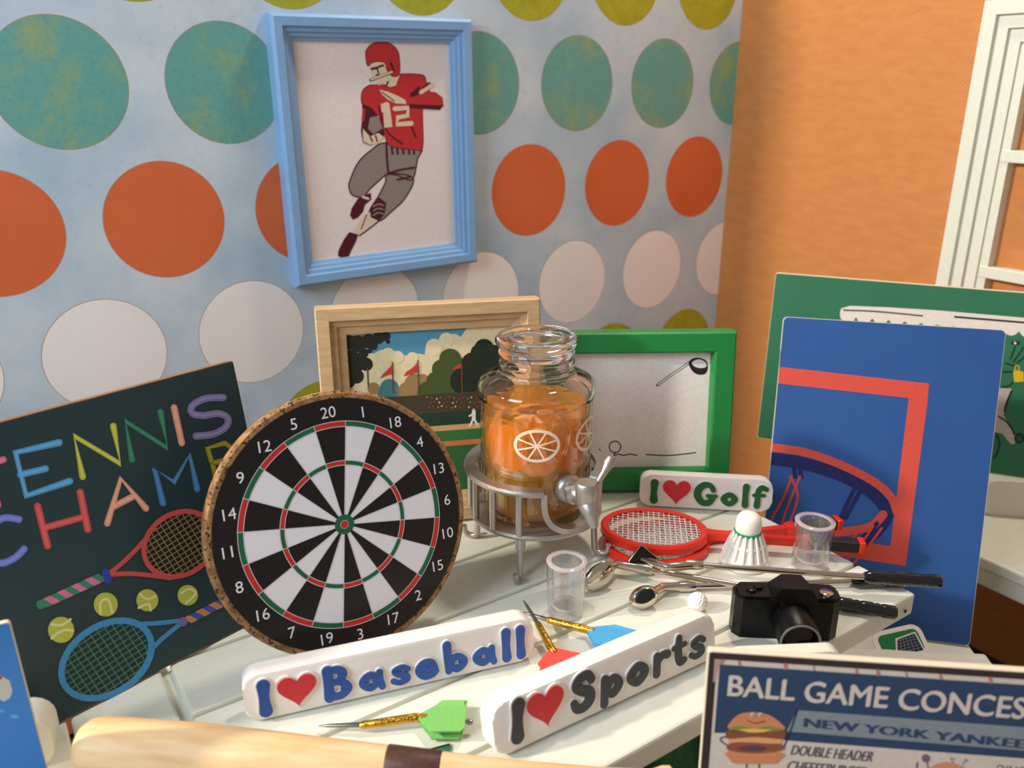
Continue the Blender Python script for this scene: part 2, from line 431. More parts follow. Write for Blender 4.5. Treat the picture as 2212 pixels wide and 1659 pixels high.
nh = obj('nail', lathe(bmesh.new(), [(.0038, 0), (.0038, .0012)], 12), M_DARK, tb)
nh.matrix_local = TB @ Matrix.Translation((1.345, .6855, -.024)) @ Matrix.Rotation(PI/2, 4, 'X')

# white side table to the left of the plank table, and the low bench and chair to the right
st = thing('side_table', 'white side table butted against the left end of the plank table', 'table', ROOM @ Matrix.Translation((-.25, 1.1, FZ)))
SB = st.matrix_world.inverted() @ ROOM
for a, c in ((-.145, .006), (-.30, -.152), (-.46, -.307)):
    o = boxo('board', M_WHITE, st, a, c, .72, 1.45, -.045, 0, bev=.004); o.matrix_local = SB
for a in (-.42, -.03):
    for c in (.78, 1.38):
        o = boxo('leg', M_WHITE, st, a-.025, a+.025, c-.025, c+.025, FZ, -.045); o.matrix_local = SB
P = at(92, 1640, 0)
rail = tag(obj('wooden_block', prism(bmesh.new(), [(x, y) for x, y in rrect(-.1, .0, 0, .085, .032)], -.05, .0), M_WHITE, None, True),
           'rounded white wooden block on the side table behind the blue card', 'block')
rail.matrix_world = board_mat(at(126, 1652, 0), 70)

bn = thing('low_bench', 'low white wooden bench under the blue basketball board', 'bench')
f0, f1 = at(1800, 1395, -.27), at(2098, 1409, -.27)
ex5 = (f1-f0).normalized(); ed5 = Vector((-ex5.y, ex5.x, 0))
BM_ = frame_mat(Vector((f1.x, f1.y, FZ)), ex5, ed5, Vector((0, 0, 1)))
bn.matrix_world = BM_
hb = -.3 - FZ
boxo('seat_board', M_WHITE, bn, -.52, .03, .012, .30, hb-.04, hb, bev=.005)
for a, c, e in ((-.20, 0, -.50), (-.41, -.206, -.50), (-.66, -.416, -.80)):
    boxo('seat_board', M_WHITE, bn, e, .03, a, c, hb-.04, hb+.03, bev=.006)
for x in (-.46, -.03):
    for y in (-.58, .24): boxo('leg', M_WHITE, bn, x-.025, x+.025, y-.025, y+.025, 0, hb-.04, bev=.003)
# backrest slab the menu sign leans on
a0, a1 = at(1580, 1417, .11), at(1795, 1408, .11)
bk = obj('backrest', prism(bmesh.new(), rrect(0, (a1-a0).length+.02, -.415, 0, .02), -.022, 0), M_WHITE, bn)
bk.matrix_local = BM_.inverted() @ board_mat(a0, math.degrees(math.atan2((a1-a0).x, (a1-a0).y)), 0)

ch = thing('white_chair', 'white wooden seat with thick apron against the orange wall', 'chair', ROOM @ Matrix.Translation((2.15, .8, FZ)))
CB = ch.matrix_world.inverted() @ ROOM
for nm, a in (('seat', (1.968, 2.38, .25, 1.22, -.232, -.2)), ('apron', (1.980, 2.37, .26, 1.21, -.284, -.232))):
    o = boxo(nm, M_WHITE, ch, *a, bev=.006); o.matrix_local = CB
for a in (2.02, 2.33):
    for c in (.30, 1.16):
        o = boxo('leg', M_WHITE, ch, a-.03, a+.03, c-.03, c+.03, FZ, -.284); o.matrix_local = CB
ar = obj('armrest', prism(bmesh.new(), rrect(0, .115, 0, .104, .022), -.16, 0), M_WHITE, ch)
AM = board_mat(at(2122, 1112, -.2), 100); ar.matrix_local = ch.matrix_world.inverted() @ AM

# ------------------------------------------------------------------ framed pictures
def picture_frame(t, w_, h_, prof, m):
    sides = [lambda d: ((d, d), (w_-d, d)), lambda d: ((w_-d, d), (w_-d, h_-d)), lambda d: ((w_-d, h_-d), (d, h_-d)), lambda d: ((d, h_-d), (d, d))]
    for s in sides:
        bm = bmesh.new(); A, B = [], []
        for d, z in prof:
            p, r = s(d); A.append(bm.verts.new((*p, z))); B.append(bm.verts.new((*r, z)))
        n = len(prof)
        bm.faces.new(A); bm.faces.new(B[::-1])
        for i in range(n): bm.faces.new((A[i], A[(i+1) % n], B[(i+1) % n], B[i]))
        obj('rail', bm, m, t)
STEP = [(0, -.045), (0, -.005), (.005, 0), (.024, 0), (.028, -.008), (.038, -.008), (.042, -.015), (.052, -.016), (.056, -.024), (.064, -.026), (.064, -.045)]
# -- blue frame with the running football player, hung on the dotted wall
def wallpt(x, y, off):
    r = ray(x, y); n = Vector((UY, -UX, 0)); return CAM + r*((WV+off)/(r.dot(n)))
pa, pb, pc = wallpt(643, 628, .046), wallpt(1031, 565, .046), wallpt(584, 29, .046)
O = wallpt(641, 627, .046); O.z = (wallpt(643, 629, .046).z + wallpt(1030, 566, .046).z)/2
W1 = (wallpt(1030, 300, .046) - wallpt(613, 300, .046)).dot(Vector((UX, UY, 0))); H1 = wallpt(800, 36, .046).z - O.z
O = O + Vector((UX, UY, 0))*((wallpt(613, 300, .046)-O).dot(Vector((UX, UY, 0))))
MF = board_mat(O, 56.07, 0, .6)
fr = thing('hanging_picture', 'light blue picture frame with red football player hung on dotted wall', 'picture', MF)
picture_frame(fr, W1, H1, [(0, -.046), (0, -.008), (.008, 0), (.028, -.001), (.031, -.009), (.040, -.010), (.043, -.016), (.051, -.018), (.053, -.023), (.060, -.026), (.060, -.046)], M_BLUEF)
boxo('backing', ink((238, 226, 222)), fr, .02, W1-.02, .02, H1-.02, -.045, -.034)
F = Flat(-.034); F.g = pxfun(MF, -.033, (560, 20), 2.676)
RED, MAR, GRY, CRM = (196, 52, 56), (84, 30, 40), (146, 134, 128), (228, 208, 184)
pants = [(735, 770), (930, 800), (915, 870), (885, 985), (800, 960), (740, 955), (700, 985), (640, 1040), (600, 1085), (540, 1075), (520, 1030), (525, 990), (570, 890), (640, 820)]
leg2 = [(745, 950), (890, 975), (845, 1090), (770, 1165), (700, 1222), (645, 1200), (640, 1160), (690, 1080), (730, 1000)]
torso = [(690, 440), (760, 430), (800, 380), (940, 380), (965, 420), (985, 460), (945, 560), (945, 795), (900, 810), (760, 790), (725, 720), (690, 640), (650, 580), (605, 560), (592, 520), (600, 470), (640, 440)]
F.poly(pants, GRY, 1, 3); F.stroke(pants, 4, MAR, 2, True)
F.poly(leg2, GRY, 1, 3); F.stroke(leg2, 4, MAR, 2, True)
F.poly([(640, 1150), (690, 1085), (735, 1120), (725, 1185), (692, 1225), (645, 1202)], MAR, 3)
for y in (1140, 1165, 1190): F.stroke([(660, y), (690, y-14), (718, y-6)], 4, GRY, 4)
F.stroke([(735, 780), (740, 880), (748, 955)], 6, MAR, 3); F.stroke([(745, 950), (810, 930), (895, 915)], 6, MAR, 3); F.stroke([(800, 985), (870, 970)], 6, MAR, 3)
for x in (765, 795, 828, 862, 890): F.stroke([(x, 790), (x+6, 835)], 6, MAR, 3)
F.poly(torso, RED, 3, 3); F.stroke(torso, 4, MAR, 2, True)
F.poly([(595, 545), (650, 570), (700, 630), (722, 700), (720, 745), (690, 772), (640, 787), (600, 770), (588, 700), (598, 610)], MAR, 4)
F.poly([(598, 690), (640, 735), (690, 715), (720, 740), (690, 775), (640, 783), (602, 764)], CRM, 5)
F.poly([(640, 625), (690, 615), (712, 690), (660, 722), (628, 690)], GRY, 5)
F.stroke([(640, 735), (655, 765)], 4, MAR, 6); F.stroke([(672, 730), (682, 765)], 4, MAR, 6); F.stroke([(605, 580), (600, 640)], 8, RED, 5)
F.poly([(850, 500), (960, 470), (1020, 480), (1060, 510), (1066, 560), (1040, 580), (870, 568)], RED, 4)
F.poly([(860, 548), (1062, 555), (1045, 582), (870, 572)], MAR, 5)
F.poly([(870, 490), (930, 440), (925, 490), (880, 510)], MAR, 5); F.stroke([(935, 480), (1005, 435)], 11, CRM, 5); F.stroke([(945, 455), (985, 425)], 5, MAR, 6)
F.poly([(695, 465), (740, 475), (800, 500), (845, 525), (850, 548), (790, 545), (740, 520), (708, 490)], CRM, 5); F.stroke([(710, 480), (780, 530)], 3, MAR, 6)
F.poly([(703, 548), (740, 535), (752, 545), (770, 680), (722, 686), (718, 600), (706, 590)], CRM, 5)
F.stroke([(785, 575), (860, 570), (858, 615), (800, 625), (795, 665), (878, 660)], 14, CRM, 5, False, False)
F.stroke([(690, 560), (735, 700), (830, 780)], 5, MAR, 4); F.stroke([(880, 680), (905, 740)], 5, MAR, 4)
F.poly([(640, 315), (728, 305), (748, 345), (775, 385), (812, 380), (790, 440), (755, 450), (720, 430), (690, 440), (660, 400), (645, 360)], CRM, 4)
helm = [(617, 270), (622, 235), (650, 205), (700, 190), (755, 200), (795, 235), (808, 285), (808, 372), (780, 388), (755, 372), (738, 345), (728, 310), (690, 300), (650, 308), (628, 325)]
F.poly(helm, RED, 5, 3); F.stroke(helm, 4, MAR, 4, True); F.stroke([(760, 310), (775, 350)], 6, MAR, 6)
F.stroke([(650, 345), (682, 338)], 7, MAR, 6); F.stroke([(692, 332), (716, 325)], 6, MAR, 6); F.stroke([(682, 345), (690, 375), (676, 380)], 4, MAR, 6)
F.stroke([(645, 408), (700, 388), (772, 362)], 9, MAR, 6); F.stroke([(648, 406), (700, 387), (768, 362)], 6, CRM, 7); F.stroke([(668, 430), (745, 405)], 6, CRM, 7); F.stroke([(735, 440), (745, 420)], 5, MAR, 5)
F.poly([(600, 1195), (640, 1172), (690, 1225), (640, 1265), (580, 1308), (542, 1285)], CRM, 2); F.stroke([(690, 1225), (640, 1265), (580, 1308)], 4, MAR, 3); F.stroke([(620, 1190), (590, 1270)], 3, MAR, 3)
F.poly([(520, 1288), (572, 1302), (560, 1340), (530, 1400), (515, 1435), (490, 1446), (455, 1425), (460, 1390), (490, 1330)], MAR, 4)
F.poly([(570, 1095), (645, 1060), (648, 1100), (612, 1130), (600, 1170), (570, 1205), (540, 1216), (525, 1190), (535, 1150)], MAR, 3); F.stroke([(600, 1085), (630, 1095)], 7, CRM, 4)
F.build('print', fr)

# -- pine frame with the ball park picture
ML = lifted(board_mat(Vector((-.384, 1.558, 0)), 79, 6.5), .045, 6.5)
lf = thing('ball_park_picture', 'pale wooden picture frame with a baseball park scene, standing behind the dartboard', 'picture', ML)
WL, HL = .462, .478
picture_frame(lf, WL, HL, [(0, -.045), (0, -.003), (.003, 0), (.027, 0), (.028, -.010), (.041, -.013), (.042, -.019), (.059, -.024), (.060, -.045)], M_PINE)
boxo('backing', ink((222, 208, 166)), lf, .02, WL-.02, .02, HL-.02, -.044, -.032)
F = Flat(-.032); g = pxfun(ML, -.031, (660, 640), 3.814)
x0, x1, yb, yt = .06, WL-.06, .06, HL-.06
def clampg(x, y):
    a, c = g(x, y); return (min(max(a, x0), x1), min(max(c, yb), yt))
F.g = clampg
F.poly([(650, 300), (1330, 240), (1280, 335), (1240, 312), (1180, 312), (1110, 352), (1050, 372), (990, 402), (980, 482), (900, 468), (830, 492), (780, 458), (700, 442), (620, 442), (560, 472), (500, 482), (330, 460), (330, 330)], (84, 146, 172), 1)
for x, y, r in ((680, 480, 55), (540, 520, 50), (880, 510, 50), (760, 500, 50), (1060, 420, 70), (1160, 360, 60)): F.disc(x, y, r, (226, 212, 170), 2)
for x, y, r in ((360, 380, 60), (430, 390, 70), (520, 370, 60), (600, 345, 50), (660, 330, 40), (380, 500, 60), (440, 540, 75), (500, 560, 55), (370, 600, 80), (420, 660, 60), (350, 700, 60), (480, 470, 40), (560, 410, 35), (680, 375, 18), (530, 450, 20)): F.disc(x, y, r, (46, 44, 36), 3, n=14)
for x, y, r in ((690, 760, 78), (640, 800, 50), (740, 800, 50)): F.disc(x, y, r, (74, 122, 128), 3, n=18)
for x, y, r in ((900, 730, 90), (850, 790, 90), (960, 700, 60), (960, 800, 80), (560, 760, 50)): F.disc(x, y, r, (150, 124, 82), 4, n=16)
for x, y, r in ((1190, 520, 90), (1120, 600, 80), (1230, 600, 110), (1080, 700, 85), (1180, 720, 110), (1010, 790, 90), (1120, 820, 110)): F.disc(x, y, r, (70, 84, 42), 5, n=16)
for x, y, r in ((1470, 430, 80), (1420, 460, 60), (1380, 560, 100), (1470, 620, 130), (1300, 700, 110), (1420, 740, 140), (1560, 520, 120), (1620, 360, 60), (1600, 700, 150)): F.disc(x, y, r, (36, 44, 34), 6, n=16)
def band(ya, yc, c, l):
    a = g(1150, ya)[1]; e = g(1150, yc)[1]; F.poly([(x0, max(e, yb)), (x1, max(e, yb)), (x1, a), (x0, a)], c, l, raw=True)
band(800, 960, (66, 60, 44), 7); band(955, 1065, (34, 58, 46), 8); band(1062, 1108, (194, 156, 108), 9); band(1106, 1196, (54, 104, 54), 9); band(1194, 1238, (186, 112, 72), 9); band(1236, 2200, (48, 94, 50), 9)
for i in range(46): F.disc(1000 + (i*61 % 620), 830 + (i*37 % 110), 7 + i % 4, ((150, 128, 92), (110, 92, 66), (188, 170, 132), (140, 60, 50))[i % 4], 10, n=6)
for a, y0_, y1_ in ((715, 545, 800), (925, 530, 770), (510, 590, 740), (1285, 560, 800)): F.stroke([(a, y0_), (a+6, y1_)], 5, (110, 74, 54), 8)
for p in ([(715, 560), (716, 638), (670, 650), (612, 676), (640, 640), (680, 600)], [(925, 545), (926, 622), (870, 640), (806, 660), (830, 622), (880, 590)], [(1283, 552), (1275, 592), (1205, 606), (1240, 570)]): F.poly(p, (196, 62, 54), 9)
F.stroke([(1385, 950), (1385, 1010)], 16, (222, 214, 200), 11); F.stroke([(1385, 1000), (1355, 1065)], 9, (222, 214, 200), 11); F.stroke([(1385, 1000), (1415, 1060)], 9, (222, 214, 200), 11); F.stroke([(1385, 965), (1350, 985)], 8, (222, 214, 200), 11); F.disc(1385, 935, 13, (190, 150, 120), 11, n=10)
F.build('print', lf)

# -- green frame with the golf drawing
MG = lifted(board_mat(at(1180, 1070), 88, 7), .05, 7)
gf = thing('golf_picture', 'green plastic picture frame with a white golf drawing, beside the drinks jar', 'picture', MG)
WG, HG = .428, .375
picture_frame(gf, WG, HG, [(0, -.05), (0, -.004), (.004, 0), (.044, 0), (.048, -.004), (.050, -.03), (.050, -.05)], M_GREENF)
boxo('backing', ink((240, 232, 228)), gf, .03, WG-.03, .03, HG-.03, -.05, -.030)
F = Flat(-.030); F.g = pxfun(MG, -.0295, (600, 600), 2.011)
DK = (44, 36, 44)
def piece(name, fn):
    global F
    F = Flat(-.030); F.g = pxfun(MG, -.0295, (600, 600), 2.011); fn(); F.build(name, gf)
piece('ball_drawing', lambda: (F.stroke([(1465+25*math.cos(a), 735+25*math.sin(a)) for a in (i*PI/4 for i in range(8))], 2.5, DK, 1, True), F.stroke([(1466, 758), (1462, 772), (1482, 766), (1500, 772), (1530, 766), (1560, 772)], 2.5, DK, 1)))
piece('grass_drawing', lambda: F.stroke([(1326, 700), (1345, 690), (1338, 740), (1350, 768), (1380, 772), (1395, 745), (1410, 772)], 2.5, DK, 1))
piece('ground_drawing', lambda: F.stroke([(1600, 768), (1700, 772), (1815, 760)], 2.5, DK, 1))
def club_art():
    F.stroke([(1795, 365), (1716, 418), (1650, 466)], 6, DK, 1); F.stroke([(1795, 365), (1716, 418), (1653, 464)], 3.2, (236, 228, 224), 2)
    F.poly([(1785, 372), (1800, 352), (1832, 348), (1862, 362), (1868, 395), (1855, 418), (1825, 420), (1800, 404)], DK, 2, 4)
    F.poly([(1800, 366), (1830, 354), (1858, 368), (1860, 388), (1830, 392), (1806, 382)], (236, 228, 224), 3, 4)
piece('club_drawing', club_art)

# ------------------------------------------------------------------ standing boards
def board(name, label, M, x0, x1, h, th, face, edge, r=.004):
    t = thing(name, label, 'sign', M)
    obj('panel', prism(bmesh.new(), rrect(x0, x1, 0, h, r, 3), -th, -.0006), edge, t)
    obj('front', prism(bmesh.new(), rrect(x0+.0012, x1-.0012, .0012, h-.0012, r, 3), -.0006, 0), face, t)
    return t
# -- tennis champ board
MT = lifted(board_mat(Vector((-.416, 1.298, 0)), 41, 9.8), .016, 9.8)
tn = board('tennis_board', 'dark teal board with colourful tennis lettering and rackets, left of dartboard', MT, -.56, 0, .461, .016, mat('teal_board', (34, 60, 66), .42, var=.05), M_EDGE)
F = Flat(0); F.g = pxfun(MT, .0005, (0, 760), 1.8456)
def S_(pts, c, w_=13, l=1, sm=False):
    F.stroke(pts, w_, c, l, False, sm); F.stroke(pts, w_*.45, tuple(min(255, int(x*1.08+8)) for x in c), l+1, False, sm)
BL_, YE, GN, PE, LV, PK, VI, CO, MB_ = (92, 168, 222), (196, 202, 80), (58, 136, 108), (226, 166, 142), (132, 126, 178), (226, 120, 160), (118, 134, 222), (212, 92, 94), (72, 130, 186)
S_([(236, 362), (62, 402), (105, 574), (278, 516)], BL_, 14); S_([(82, 490), (182, 466)], BL_)
S_([(330, 498), (296, 336), (480, 446), (452, 296)], YE); S_([(527, 430), (500, 277), (668, 384), (640, 240)], GN); S_([(694, 222), (725, 364)], PE)
S_([(890, 182), (820, 186), (768, 214), (766, 244), (810, 254), (870, 246), (908, 264), (900, 300), (850, 328), (782, 336)], LV, 14, 1, True)
S_([(-110, 466), (14, 430)], PK); S_([(-52, 452), (-8, 612)], PK)
S_([(76, 668), (10, 664), (-40, 715), (-42, 795), (0, 842), (58, 822), (96, 786)], VI, 14, 1, True)
S_([(150, 616), (190, 774)], CO, 14); S_([(320, 560), (350, 708)], CO, 14); S_([(176, 702), (336, 658)], CO)
S_([(428, 684), (482, 506), (582, 624)], PE); S_([(452, 618), (536, 574)], PE)
S_([(650, 604), (616, 466), (694, 520), (756, 412), (786, 546)], MB_); S_([(862, 500), (828, 384), (896, 364), (936, 392), (920, 428), (846, 444)], (152, 146, 44), 11, 1)
def racket(cx, cy, rx, ry, rot, col, fill, strc, w_):
    E = lambda k, a: (cx + k*rx*math.cos(a)*math.cos(rot) - k*ry*math.sin(a)*math.sin(rot), cy + k*rx*math.cos(a)*math.sin(rot) + k*ry*math.sin(a)*math.cos(rot))
    F.poly([E(1, 2*PI*i/40) for i in range(40)], fill, 2)
    for i in range(-5, 6):
        s_ = i/6*.96; c_ = math.sqrt(max(0, 1-s_*s_))
        A = lambda p, q_: (cx + p*rx*math.cos(rot) - q_*ry*math.sin(rot), cy + p*rx*math.sin(rot) + q_*ry*math.cos(rot))
        F.stroke([A(s_, -c_), A(s_, c_)], 2, strc, 3, False, False); F.stroke([A(-c_, s_), A(c_, s_)], 2, strc, 3, False, False)
    F.stroke([E(1, 2*PI*i/40) for i in range(40)], w_, col, 4, True, False)
def grip(p0, p1, w_, ca, cb, n=8):
    for i in range(n):
        a = [p0[k] + (p1[k]-p0[k])*i/n for k in (0, 1)]; c = [p0[k] + (p1[k]-p0[k])*(i+1)/n for k in (0, 1)]
        dx, dy = p1[0]-p0[0], p1[1]-p0[1]; l = math.hypot(dx, dy); nx, ny = -dy/l*w_, dx/l*w_; sx, sy = dx/l*w_*.7, dy/l*w_*.7
        F.poly([(a[0]+nx+sx, a[1]+ny+sy), (a[0]-nx-sx, a[1]-ny-sy), (c[0]-nx-sx, c[1]-ny-sy), (c[0]+nx+sx, c[1]+ny+sy)], (ca, cb)[i % 2], 4)
F.stroke([(432, 886), (500, 830), (575, 752), (618, 690)], 9, (206, 86, 88), 3); F.stroke([(432, 888), (520, 884), (610, 892), (680, 902)], 9, (206, 86, 88), 3)
racket(716, 766, 150, 122, R(-32), (206, 86, 88), (34, 30, 22), (150, 130, 92), 10)
grip((165, 1008), (410, 896), 19, (64, 140, 112), (222, 124, 172), 9); F.disc(163, 1008, 18, (64, 140, 112), 3); F.stroke([(420, 878), (430, 908)], 15, (54, 74, 180), 5, False, False)
for x, y, r in ((243, 1108, 52), (421, 1007, 48), (587, 990, 44), (748, 970, 41)):
    F.disc(x, y, r, (190, 200, 84), 5)
F.stroke([(205, 1085), (240, 1090), (262, 1080), (280, 1066)], 5, (226, 228, 172), 6); F.stroke([(205, 1142), (230, 1120), (262, 1108), (290, 1112)], 5, (226, 228, 172), 6)
F.stroke([(400, 1045), (400, 1000), (425, 985), (440, 1010), (446, 1040)], 5, (226, 228, 172), 6); F.stroke([(556, 965), (585, 985), (618, 975)], 5, (226, 228, 172), 6); F.stroke([(552, 1020), (590, 1006), (600, 1030)], 5, (226, 228, 172), 6)
F.stroke([(722, 962), (755, 945), (778, 965), (740, 1002)], 5, (226, 228, 172), 6)
F.stroke([(540, 1085), (620, 1082), (715, 1072)], 9, (74, 150, 206), 3); F.stroke([(590, 1200), (650, 1140), (728, 1078)], 9, (74, 150, 206), 3)
racket(424, 1226, 196, 134, R(-33), (74, 150, 206), (36, 62, 58), (92, 132, 118), 13)
grip((745, 1072), (900, 992), 17, (206, 142, 108), (72, 90, 170), 6); F.disc(728, 1076, 19, (120, 112, 176), 5)
F.build('print', tn)

# -- blue basketball board
MBB = lifted(board_mat(Vector((.583, 1.686, -.3)), 104, 15), .014, 15)
bb = board('basketball_board', 'blue board with red basketball hoop and backboard print at right end of table', MBB, 0, .466, .716, .014, mat('royal_blue', (42, 86, 152), .55, bump=.1, bscale=200, var=.04), M_CREAM, .010)
F = Flat(0); F.g = pxfun(MBB, .0005, (1500, 560), 1.928)
OR_, NV = (216, 84, 70), (38, 42, 96)
lx0 = .0015
gb = F.g
F.g = lambda x, y: (max(gb(x, y)[0], lx0), gb(x, y)[1])
F.poly([(300, 444), (978, 518), (970, 590), (893, 578), (300, 513)], OR_, 1); F.poly([(893, 578), (972, 588), (880, 1278), (808, 1262)], OR_, 1); F.poly([(560, 1160), (820, 1195), (880, 1278), (560, 1228)], OR_, 1)
F.stroke([(300, 828), (450, 850), (600, 896), (720, 958), (792, 1030), (800, 1075), (760, 1130), (700, 1180)], 26, NV, 2)
F.stroke([(300, 782), (450, 802), (600, 852), (740, 922), (815, 985), (842, 1050)], 17, OR_, 3)
F.stroke([(786, 1064), (740, 1110), (660, 1130), (590, 1138)], 18, OR_, 3)
for p in ([(405, 905), (372, 990), (320, 1085)], [(440, 905), (400, 1000), (365, 1095)], [(400, 905), (430, 985), (400, 1090)], [(745, 1110), (690, 1190), (625, 1260)], [(780, 1120), (720, 1200), (660, 1270)], [(700, 1120), (660, 1160), (590, 1240)]): F.stroke(p, 5, OR_, 4)
for p in ([(690, 965), (650, 1040), (628, 1080)], [(665, 960), (640, 1010), (610, 1075)], [(415, 870), (420, 905)], [(440, 870), (445, 905)], [(760, 1100), (690, 1200)]): F.stroke(p, 9, NV, 3)
F.build('print', bb)

# -- green board on the far chair
MGB = lifted(board_mat(at(1635, 946, -.096), 113, 3.5), .016, 3.5)
gbd = board('green_board', 'large green board with white scalloped trim behind the blue basketball board', MGB, 0, .80, .495, .016, mat('green_board', (46, 116, 84), .6, var=.05), M_CREAM, .006)
F = Flat(0); F.g = pxfun(MGB, .0005, (1500, 560), 1.928)
WH, BKL = (236, 226, 216), (32, 42, 50)
F.poly([(606, 222), (612, 204), (650, 194), (800, 200), (1000, 212), (1400, 246), (1700, 280), (1700, 350), (1373, 304), (1100, 282), (800, 254), (640, 240)], WH, 1)
for i in range(16): F.disc(640 + 68*i, 232 + 3.0*i + .24*i*i, 34, WH, 1, ry=32, n=18)
F.stroke([(622, 212), (760, 218), (950, 236)], 3, BKL, 2); F.stroke([(1085, 240), (1230, 252), (1400, 266), (1600, 284)], 4, BKL, 2)
F.g = pxfun(MGB, .0005, (1980, 700), 4.74)
F.poly([(985, 480), (1030, 472), (1095, 488), (1098, 588), (1000, 596)], (226, 190, 50), 3); F.stroke([(1010, 475), (1008, 440), (1030, 424), (1048, 440), (1046, 475)], 8, (196, 168, 60), 3)
F.poly([(700, 655), (975, 660), (962, 700), (922, 790), (890, 930), (1010, 1130), (1014, 1212), (980, 1237), (930, 1192), (880, 1122), (700, 1090)], (190, 182, 176), 2)
for p, ww_ in (([(970, 690), (925, 800), (898, 890)], 10), ([(840, 945), (920, 1000), (980, 1080), (1000, 1130)], 9), ([(880, 640), (940, 636), (985, 600)], 7), ([(910, 400), (1000, 430)], 7), ([(890, 490), (985, 490)], 8), ([(960, 360), (1010, 230)], 7), ([(990, 390), (1095, 240)], 7), ([(1030, 400), (1110, 330)], 7), ([(975, 190), (1040, 180), (1040, 205), (975, 200)], 9), ([(820, 1130), (850, 1230), (820, 1330), (790, 1370)], 8)): F.stroke(p, ww_, BKL, 3)
F.disc(1050, 1170, 42, (44, 96, 72), 3); F.stroke([(1050+42*math.cos(a), 1170+45*math.sin(a)) for a in (i*PI/5 for i in range(10))], 8, BKL, 4, True)
F.disc(1008, 195, 14, WH, 5, n=10)
F.build('print', gbd)

# -- concession menu sign in the foreground
hs_, ln_ = .52, 6
TLc = CAM + ray(1531, 1407)*1.03
MC0 = board_mat(Vector((0, 0, 0)), 96, ln_)
hs_ = (TLc.z + .27)/math.cos(R(ln_))
MC = board_mat(TLc - (MC0 @ Vector((0, hs_, 0))), 96, ln_)
NAVY, CREAM, BORD, BAN = (50, 68, 96), (206, 192, 180), (58, 46, 42), (130, 138, 142)
cs = board('menu_sign', 'rusty cream and navy ball game concessions menu sign in the foreground', MC, 0, .60, hs_, .012, ink(BORD), M_CREAM, .003)
F = Flat(0); g = pxfun(MC, .0005, (1500, 1380), 3.107); F.g = g
yt = hs_
F.poly([(.011, .01), (.589, .01), (.589, yt-.010), (.011, yt-.010)], CREAM, 1, raw=True)
nv = g(170, 172); nvb = g(150, 632)
F.poly([(nv[0], nvb[1]-.002), (.580, nvb[1]-.03), (.580, nv[1]), (nv[0], nv[1])], NAVY, 2, raw=True)
a = g(690, 478); c = g(640, 622)
F.poly([(a[0], a[1]), (.580, a[1]-.002), (.580, c[1]-.004), (c[0]-.004, c[1])], BAN, 3, raw=True); F.stroke([(690, 480), (650, 600), (600, 730)], 6, (40, 54, 70), 4)
F.poly([(.03, .02), (.57, .02), (.57, g(700, 690)[1]), (g(600, 680)[0], g(600, 680)[1]), (g(590, 640)[0], g(590, 640)[1]), (nv[0], nvb[1])], CREAM, 3, raw=True)
def width(body, bold, shear):
    cu = bpy.data.curves.new('t', 'FONT'); cu.body = body; cu.offset = bold; cu.shear = shear; o = bpy.data.objects.new('t', cu); COL.objects.link(o)
    dg = bpy.context.evaluated_depsgraph_get(); me = bpy.data.meshes.new_from_object(o.evaluated_get(dg))
    xs = [v.co.x for v in me.vertices]; r = (min(xs), max(xs)); bpy.data.objects.remove(o); bpy.data.meshes.remove(me); bpy.data.curves.remove(cu); return r
def fit(body, part, p0, p1, top, c, layer, bold=0, shear=0):
    A, B, Tt = g(*p0), g(*p1), g(*top); h = Tt[1]-A[1]; lo, hi = width(part, bold, shear)
    k = (B[0]-A[0])/((hi-lo)*h/.73)
    F.text(body, A[0]-lo*k*h/.73, A[1], h, c, layer, 'LEFT', bold, shear, k, math.atan2(B[1]-A[1], B[0]-A[0]))
for j_ in (-5, 0, 5): fit('BALL GAME CONCESSIONS', 'BALL GAME CONCE', (224+j_, 378-j_*.6), (2112+j_, 528-j_*.6), (238+j_, 236-j_*.6), CREAM, 4.1+j_*.02, 0)
for j_ in (-8, -4, 0, 4, 8): fit('NEW YORK YANKEES', 'NEW YORK YANKEE', (737+j_, 588), (2215+j_, 735), (742+j_, 528), NAVY, 4.1+j_*.02, 0)
for j_ in (-3, 0, 3): fit('DOUBLE HEADER', 'DOUBLE HEADER', (645+j_, 776), (1190+j_, 824), (655+j_, 706), (82, 78, 84), 4.1+j_*.03, 0, .3)
for j_ in (-3, 0, 3): fit('CHEESEBURGER', 'CHEESEBURGER', (622+j_, 885), (1150+j_, 930), (632+j_, 812), (82, 78, 84), 4.1+j_*.03, 0, .3)
fit('DINGER DOG', 'DING', (2010, 905), (2215, 922), (2020, 838), (82, 78, 84), 4, 0, .3)
for p in ([(232, 600), (240, 560), (300, 505), (400, 490), (500, 510), (575, 560), (600, 610), (400, 625)],): F.poly(p, (204, 132, 92), 5, 3)
F.poly([(235, 595), (300, 580), (400, 600), (500, 585), (595, 600), (600, 618), (500, 612), (400, 622), (300, 606), (230, 612)], (120, 140, 66), 6)
F.poly([(300, 604), (400, 600), (520, 606), (440, 630), (380, 630)], (226, 186, 90), 7)
F.poly([(210, 640), (225, 612), (400, 626), (595, 612), (606, 650), (585, 670), (400, 655), (230, 668)], (132, 78, 58), 7, 3)
F.poly([(228, 668), (400, 655), (588, 668), (585, 700), (400, 706), (230, 700)], (222, 158, 108), 6)
F.poly([(228, 705), (300, 690), (500, 700), (585, 705), (588, 745), (400, 765), (230, 745)], (140, 84, 62), 7, 3); F.disc(390, 732, 95, (96, 66, 76), 8, ry=20)
F.poly([(228, 750), (588, 760), (565, 815), (520, 835), (280, 832), (240, 810)], (206, 132, 92), 6, 3)
